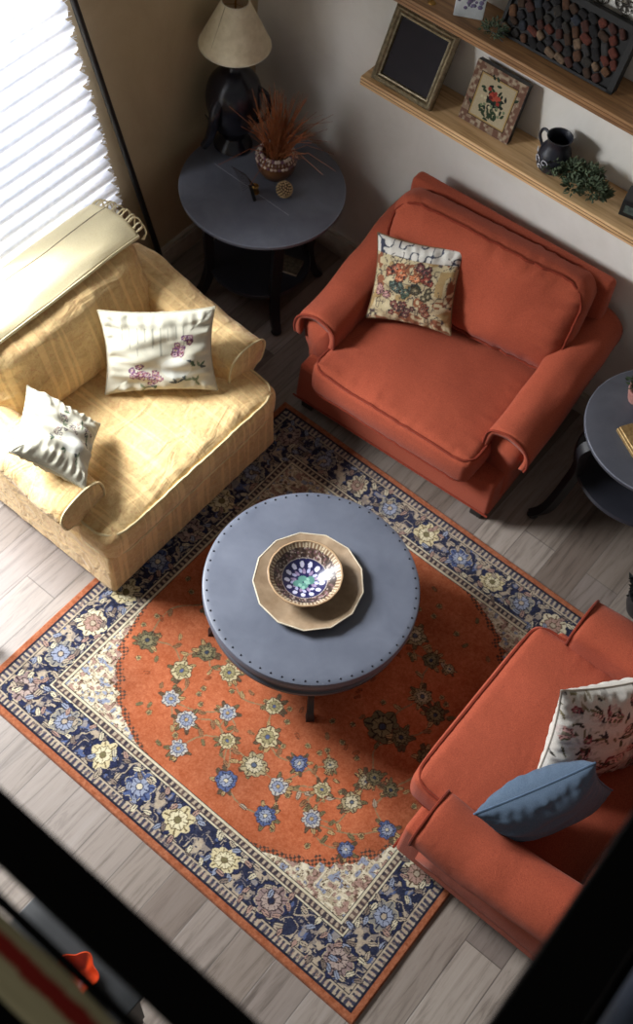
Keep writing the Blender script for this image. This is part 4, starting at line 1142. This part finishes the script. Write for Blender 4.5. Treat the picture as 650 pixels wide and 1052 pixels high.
def low_table():
    root = empty('low_cabinet', (1.885, -3.22, 0), 0, 'charcoal low cabinet below the railing at bottom left', 'cabinet')
    m = simple('charcoal_lacquer', (40,42,44), .5, c2=(32,34,36), sc=6, bs=.02)
    MB().box(0, .46, -.40, 0, .53, .56, b=.004).build('top', m, root, smooth=False)
    MB().box(.02, .44, -.38, -.02, .04, .529).build('body', m, root, smooth=False)
    for sx in (-1, 1): MB().box(.23+sx*.005-(.20 if sx < 0 else 0), .23+sx*.005+(0 if sx < 0 else .20), -.021, -.008, .07, .50).build('door', m, root, smooth=False)
    r2 = empty('lobed_dish', (2.155, -3.312, .5605), R(30), 'glossy orange red lobed dish on the charcoal cabinet at bottom left', 'dish')
    g = simple('orange_red_glaze', (206,74,36), .12, c2=(176,52,26), sc=9, bs=0)
    lob = lambda a, i: 1-.20*abs(math.sin(a*2.5))**2 if i > 1 else 1
    MB().add(*lathe([(0,0), (.03,0), (.034,.006), (.055,.02), (.070,.04), (.071,.045), (.067,.046), (.05,.03), (.03,.016), (0,.014)], 80, lob)).build('bowl_body', g, r2)
low_table()

# loft railing between the camera and the room
def railing():
    root = empty('loft_railing', (3.06, -3.40, 2.6), 0, 'black metal loft railing crossing the bottom corners of the view', 'railing')
    ox, oy, oz = 3.06, -3.40, 2.6
    m = M['rail']
    MB().box(1.2-ox, 3.06-ox, -3.437-oy, -3.375-oy, 2.985-oz, 3.025-oz, b=.004).build('top_rail', m, root)
    MB().box(1.2-ox, 3.06-ox, -3.468-oy, -3.456-oy, 2.975-oz, 3.0-oz).build('lower_rail', m, root)
    MB().box(3.022-ox, 3.105-ox, -3.437-oy, -1.2-oy, 2.985-oz, 3.025-oz, b=.004).build('side_rail', m, root)
railing()
def loft_cloths():
    m, nt, b = new_mat('beige_red_band_cloth'); v = coords(nt)
    sp = nd(nt, 'ShaderNodeSeparateXYZ'); nt.links.new(v, sp.inputs[0]); n = noise_t(nt, v, 30, 3)
    ad = nd(nt, 'ShaderNodeMath', operation='MULTIPLY_ADD'); nt.links.new(n, ad.inputs[0]); ad.inputs[1].default_value = .012; nt.links.new(sp.outputs['Y'], ad.inputs[2])
    mr = nd(nt, 'ShaderNodeMapRange'); nt.links.new(ad.outputs[0], mr.inputs['Value']); mr.inputs['From Min'].default_value = -.03; mr.inputs['From Max'].default_value = .05
    col = ramp(nt, mr.outputs['Result'], [(0, (196,186,146)), (.42, (196,186,146)), (.48, (150,32,22)), (.68, (150,32,22)), (.74, (180,170,132)), (1, (180,170,132))])
    nt.links.new(col, b.inputs['Base Color']); b.inputs['Roughness'].default_value = .95
    root = empty('folded_cloth', (2.3, -3.50, 2.86), 0, 'beige cloth with a red band hanging along the loft edge at bottom left', 'cloth')
    vs = []; K = 40; J = 10
    for i in range(K+1):
        for j in range(J+1):
            x = -.6+1.1*i/K; y = -.03+.065*j/J; vs.append((x, y, .02+.006*math.sin(x*22+j*.2)+.004*nz(x*9, j)))
    fs = [(i*(J+1)+j, i*(J+1)+j+1, (i+1)*(J+1)+j+1, (i+1)*(J+1)+j) for i in range(K) for j in range(J)]
    o = mesh('cloth', vs, fs, m, root); md = o.modifiers.new('t', 'SOLIDIFY'); md.thickness = .008
    # dark ledge that carries it
    l = MB().box(1.4, 3.0, -3.66, -3.50, 2.80, 2.872).build('trim_2', M['rail'], smooth=False); struct(l)
loft_cloths()
def slate_cloth():
    root = empty('folded_cloth', (3.30, -3.0, 2.90), 0, 'dark slate blue folded cloth on the loft ledge at bottom right', 'cloth')
    v, f = rbox(.165, .45, .03, .02, 14)
    mesh('cloth', [(x, y, z+.006*nz(x*14, y*7)+.008*math.sin(x*40+y*3)) for x, y, z in v], f, simple('slate_blue_wool', (56,66,84), .95, c2=(30,34,42), sc=14), root)
    struct(MB().box(3.125, 3.55, -3.5, -2.5, 2.80, 2.872).build('trim_3', M['rail'], smooth=False))
slate_cloth()

# ------------------------------------------------------------------ light
def area(name, loc, rot, sx, sy, power, col):
    l = bpy.data.lights.new(name, 'AREA'); l.shape = 'RECTANGLE'; l.size = sx; l.size_y = sy; l.energy = power; l.color = col
    o = bpy.data.objects.new(name, l); COL.objects.link(o); o.location = loc; o.rotation_euler = rot; return o
def aim(o, tgt): o.rotation_euler = (Vector(tgt)-o.location).to_track_quat('-Z', 'Y').to_euler()
k = area('window_daylight', (-.75, -2.55, 2.25), (0,0,0), 1.2, 1.0, 310, (.96, .98, 1.0)); aim(k, (1.5, -1.75, .3))
k2 = area('shade_daylight', (-.45, -1.4, 1.5), (0,0,0), 1.5, 1.8, 26, (.93, .96, 1.0)); aim(k2, (1., -1.4, 1.3))
w = bpy.data.worlds.new('World'); SC.world = w; w.use_nodes = True
bg = w.node_tree.nodes['Background']; bg.inputs[0].default_value = (1.0, .97, .92, 1); bg.inputs[1].default_value = .16

# ------------------------------------------------------------------ camera
cam = bpy.data.cameras.new('camera'); co = bpy.data.objects.new('camera', cam); COL.objects.link(co)
a, t, r = R(122.434), R(58.332), R(7.994)
F = Vector((math.cos(t)*math.cos(a), math.cos(t)*math.sin(a), -math.sin(t)))
Rt = F.cross(Vector((0,0,1))).normalized(); U = Rt.cross(F)
R2 = Rt*math.cos(r)+U*math.sin(r); U2 = -Rt*math.sin(r)+U*math.cos(r)
mw = Matrix((R2, U2, -F)).transposed().to_4x4(); mw.translation = Vector((2.924, -3.553, 4.4)); co.matrix_world = mw
cam.sensor_fit = 'HORIZONTAL'; cam.sensor_width = 36; cam.lens = 1221/650*36; cam.clip_start = .05
cam.dof.use_dof = True; cam.dof.focus_distance = 4.1; cam.dof.aperture_fstop = 4.0
SC.camera = co
SC.view_settings.view_transform = 'Standard'; SC.view_settings.look = 'None'; SC.view_settings.gamma = 1.0; SC.view_settings.use_curve_mapping = False
SC.view_settings.exposure = 0.0
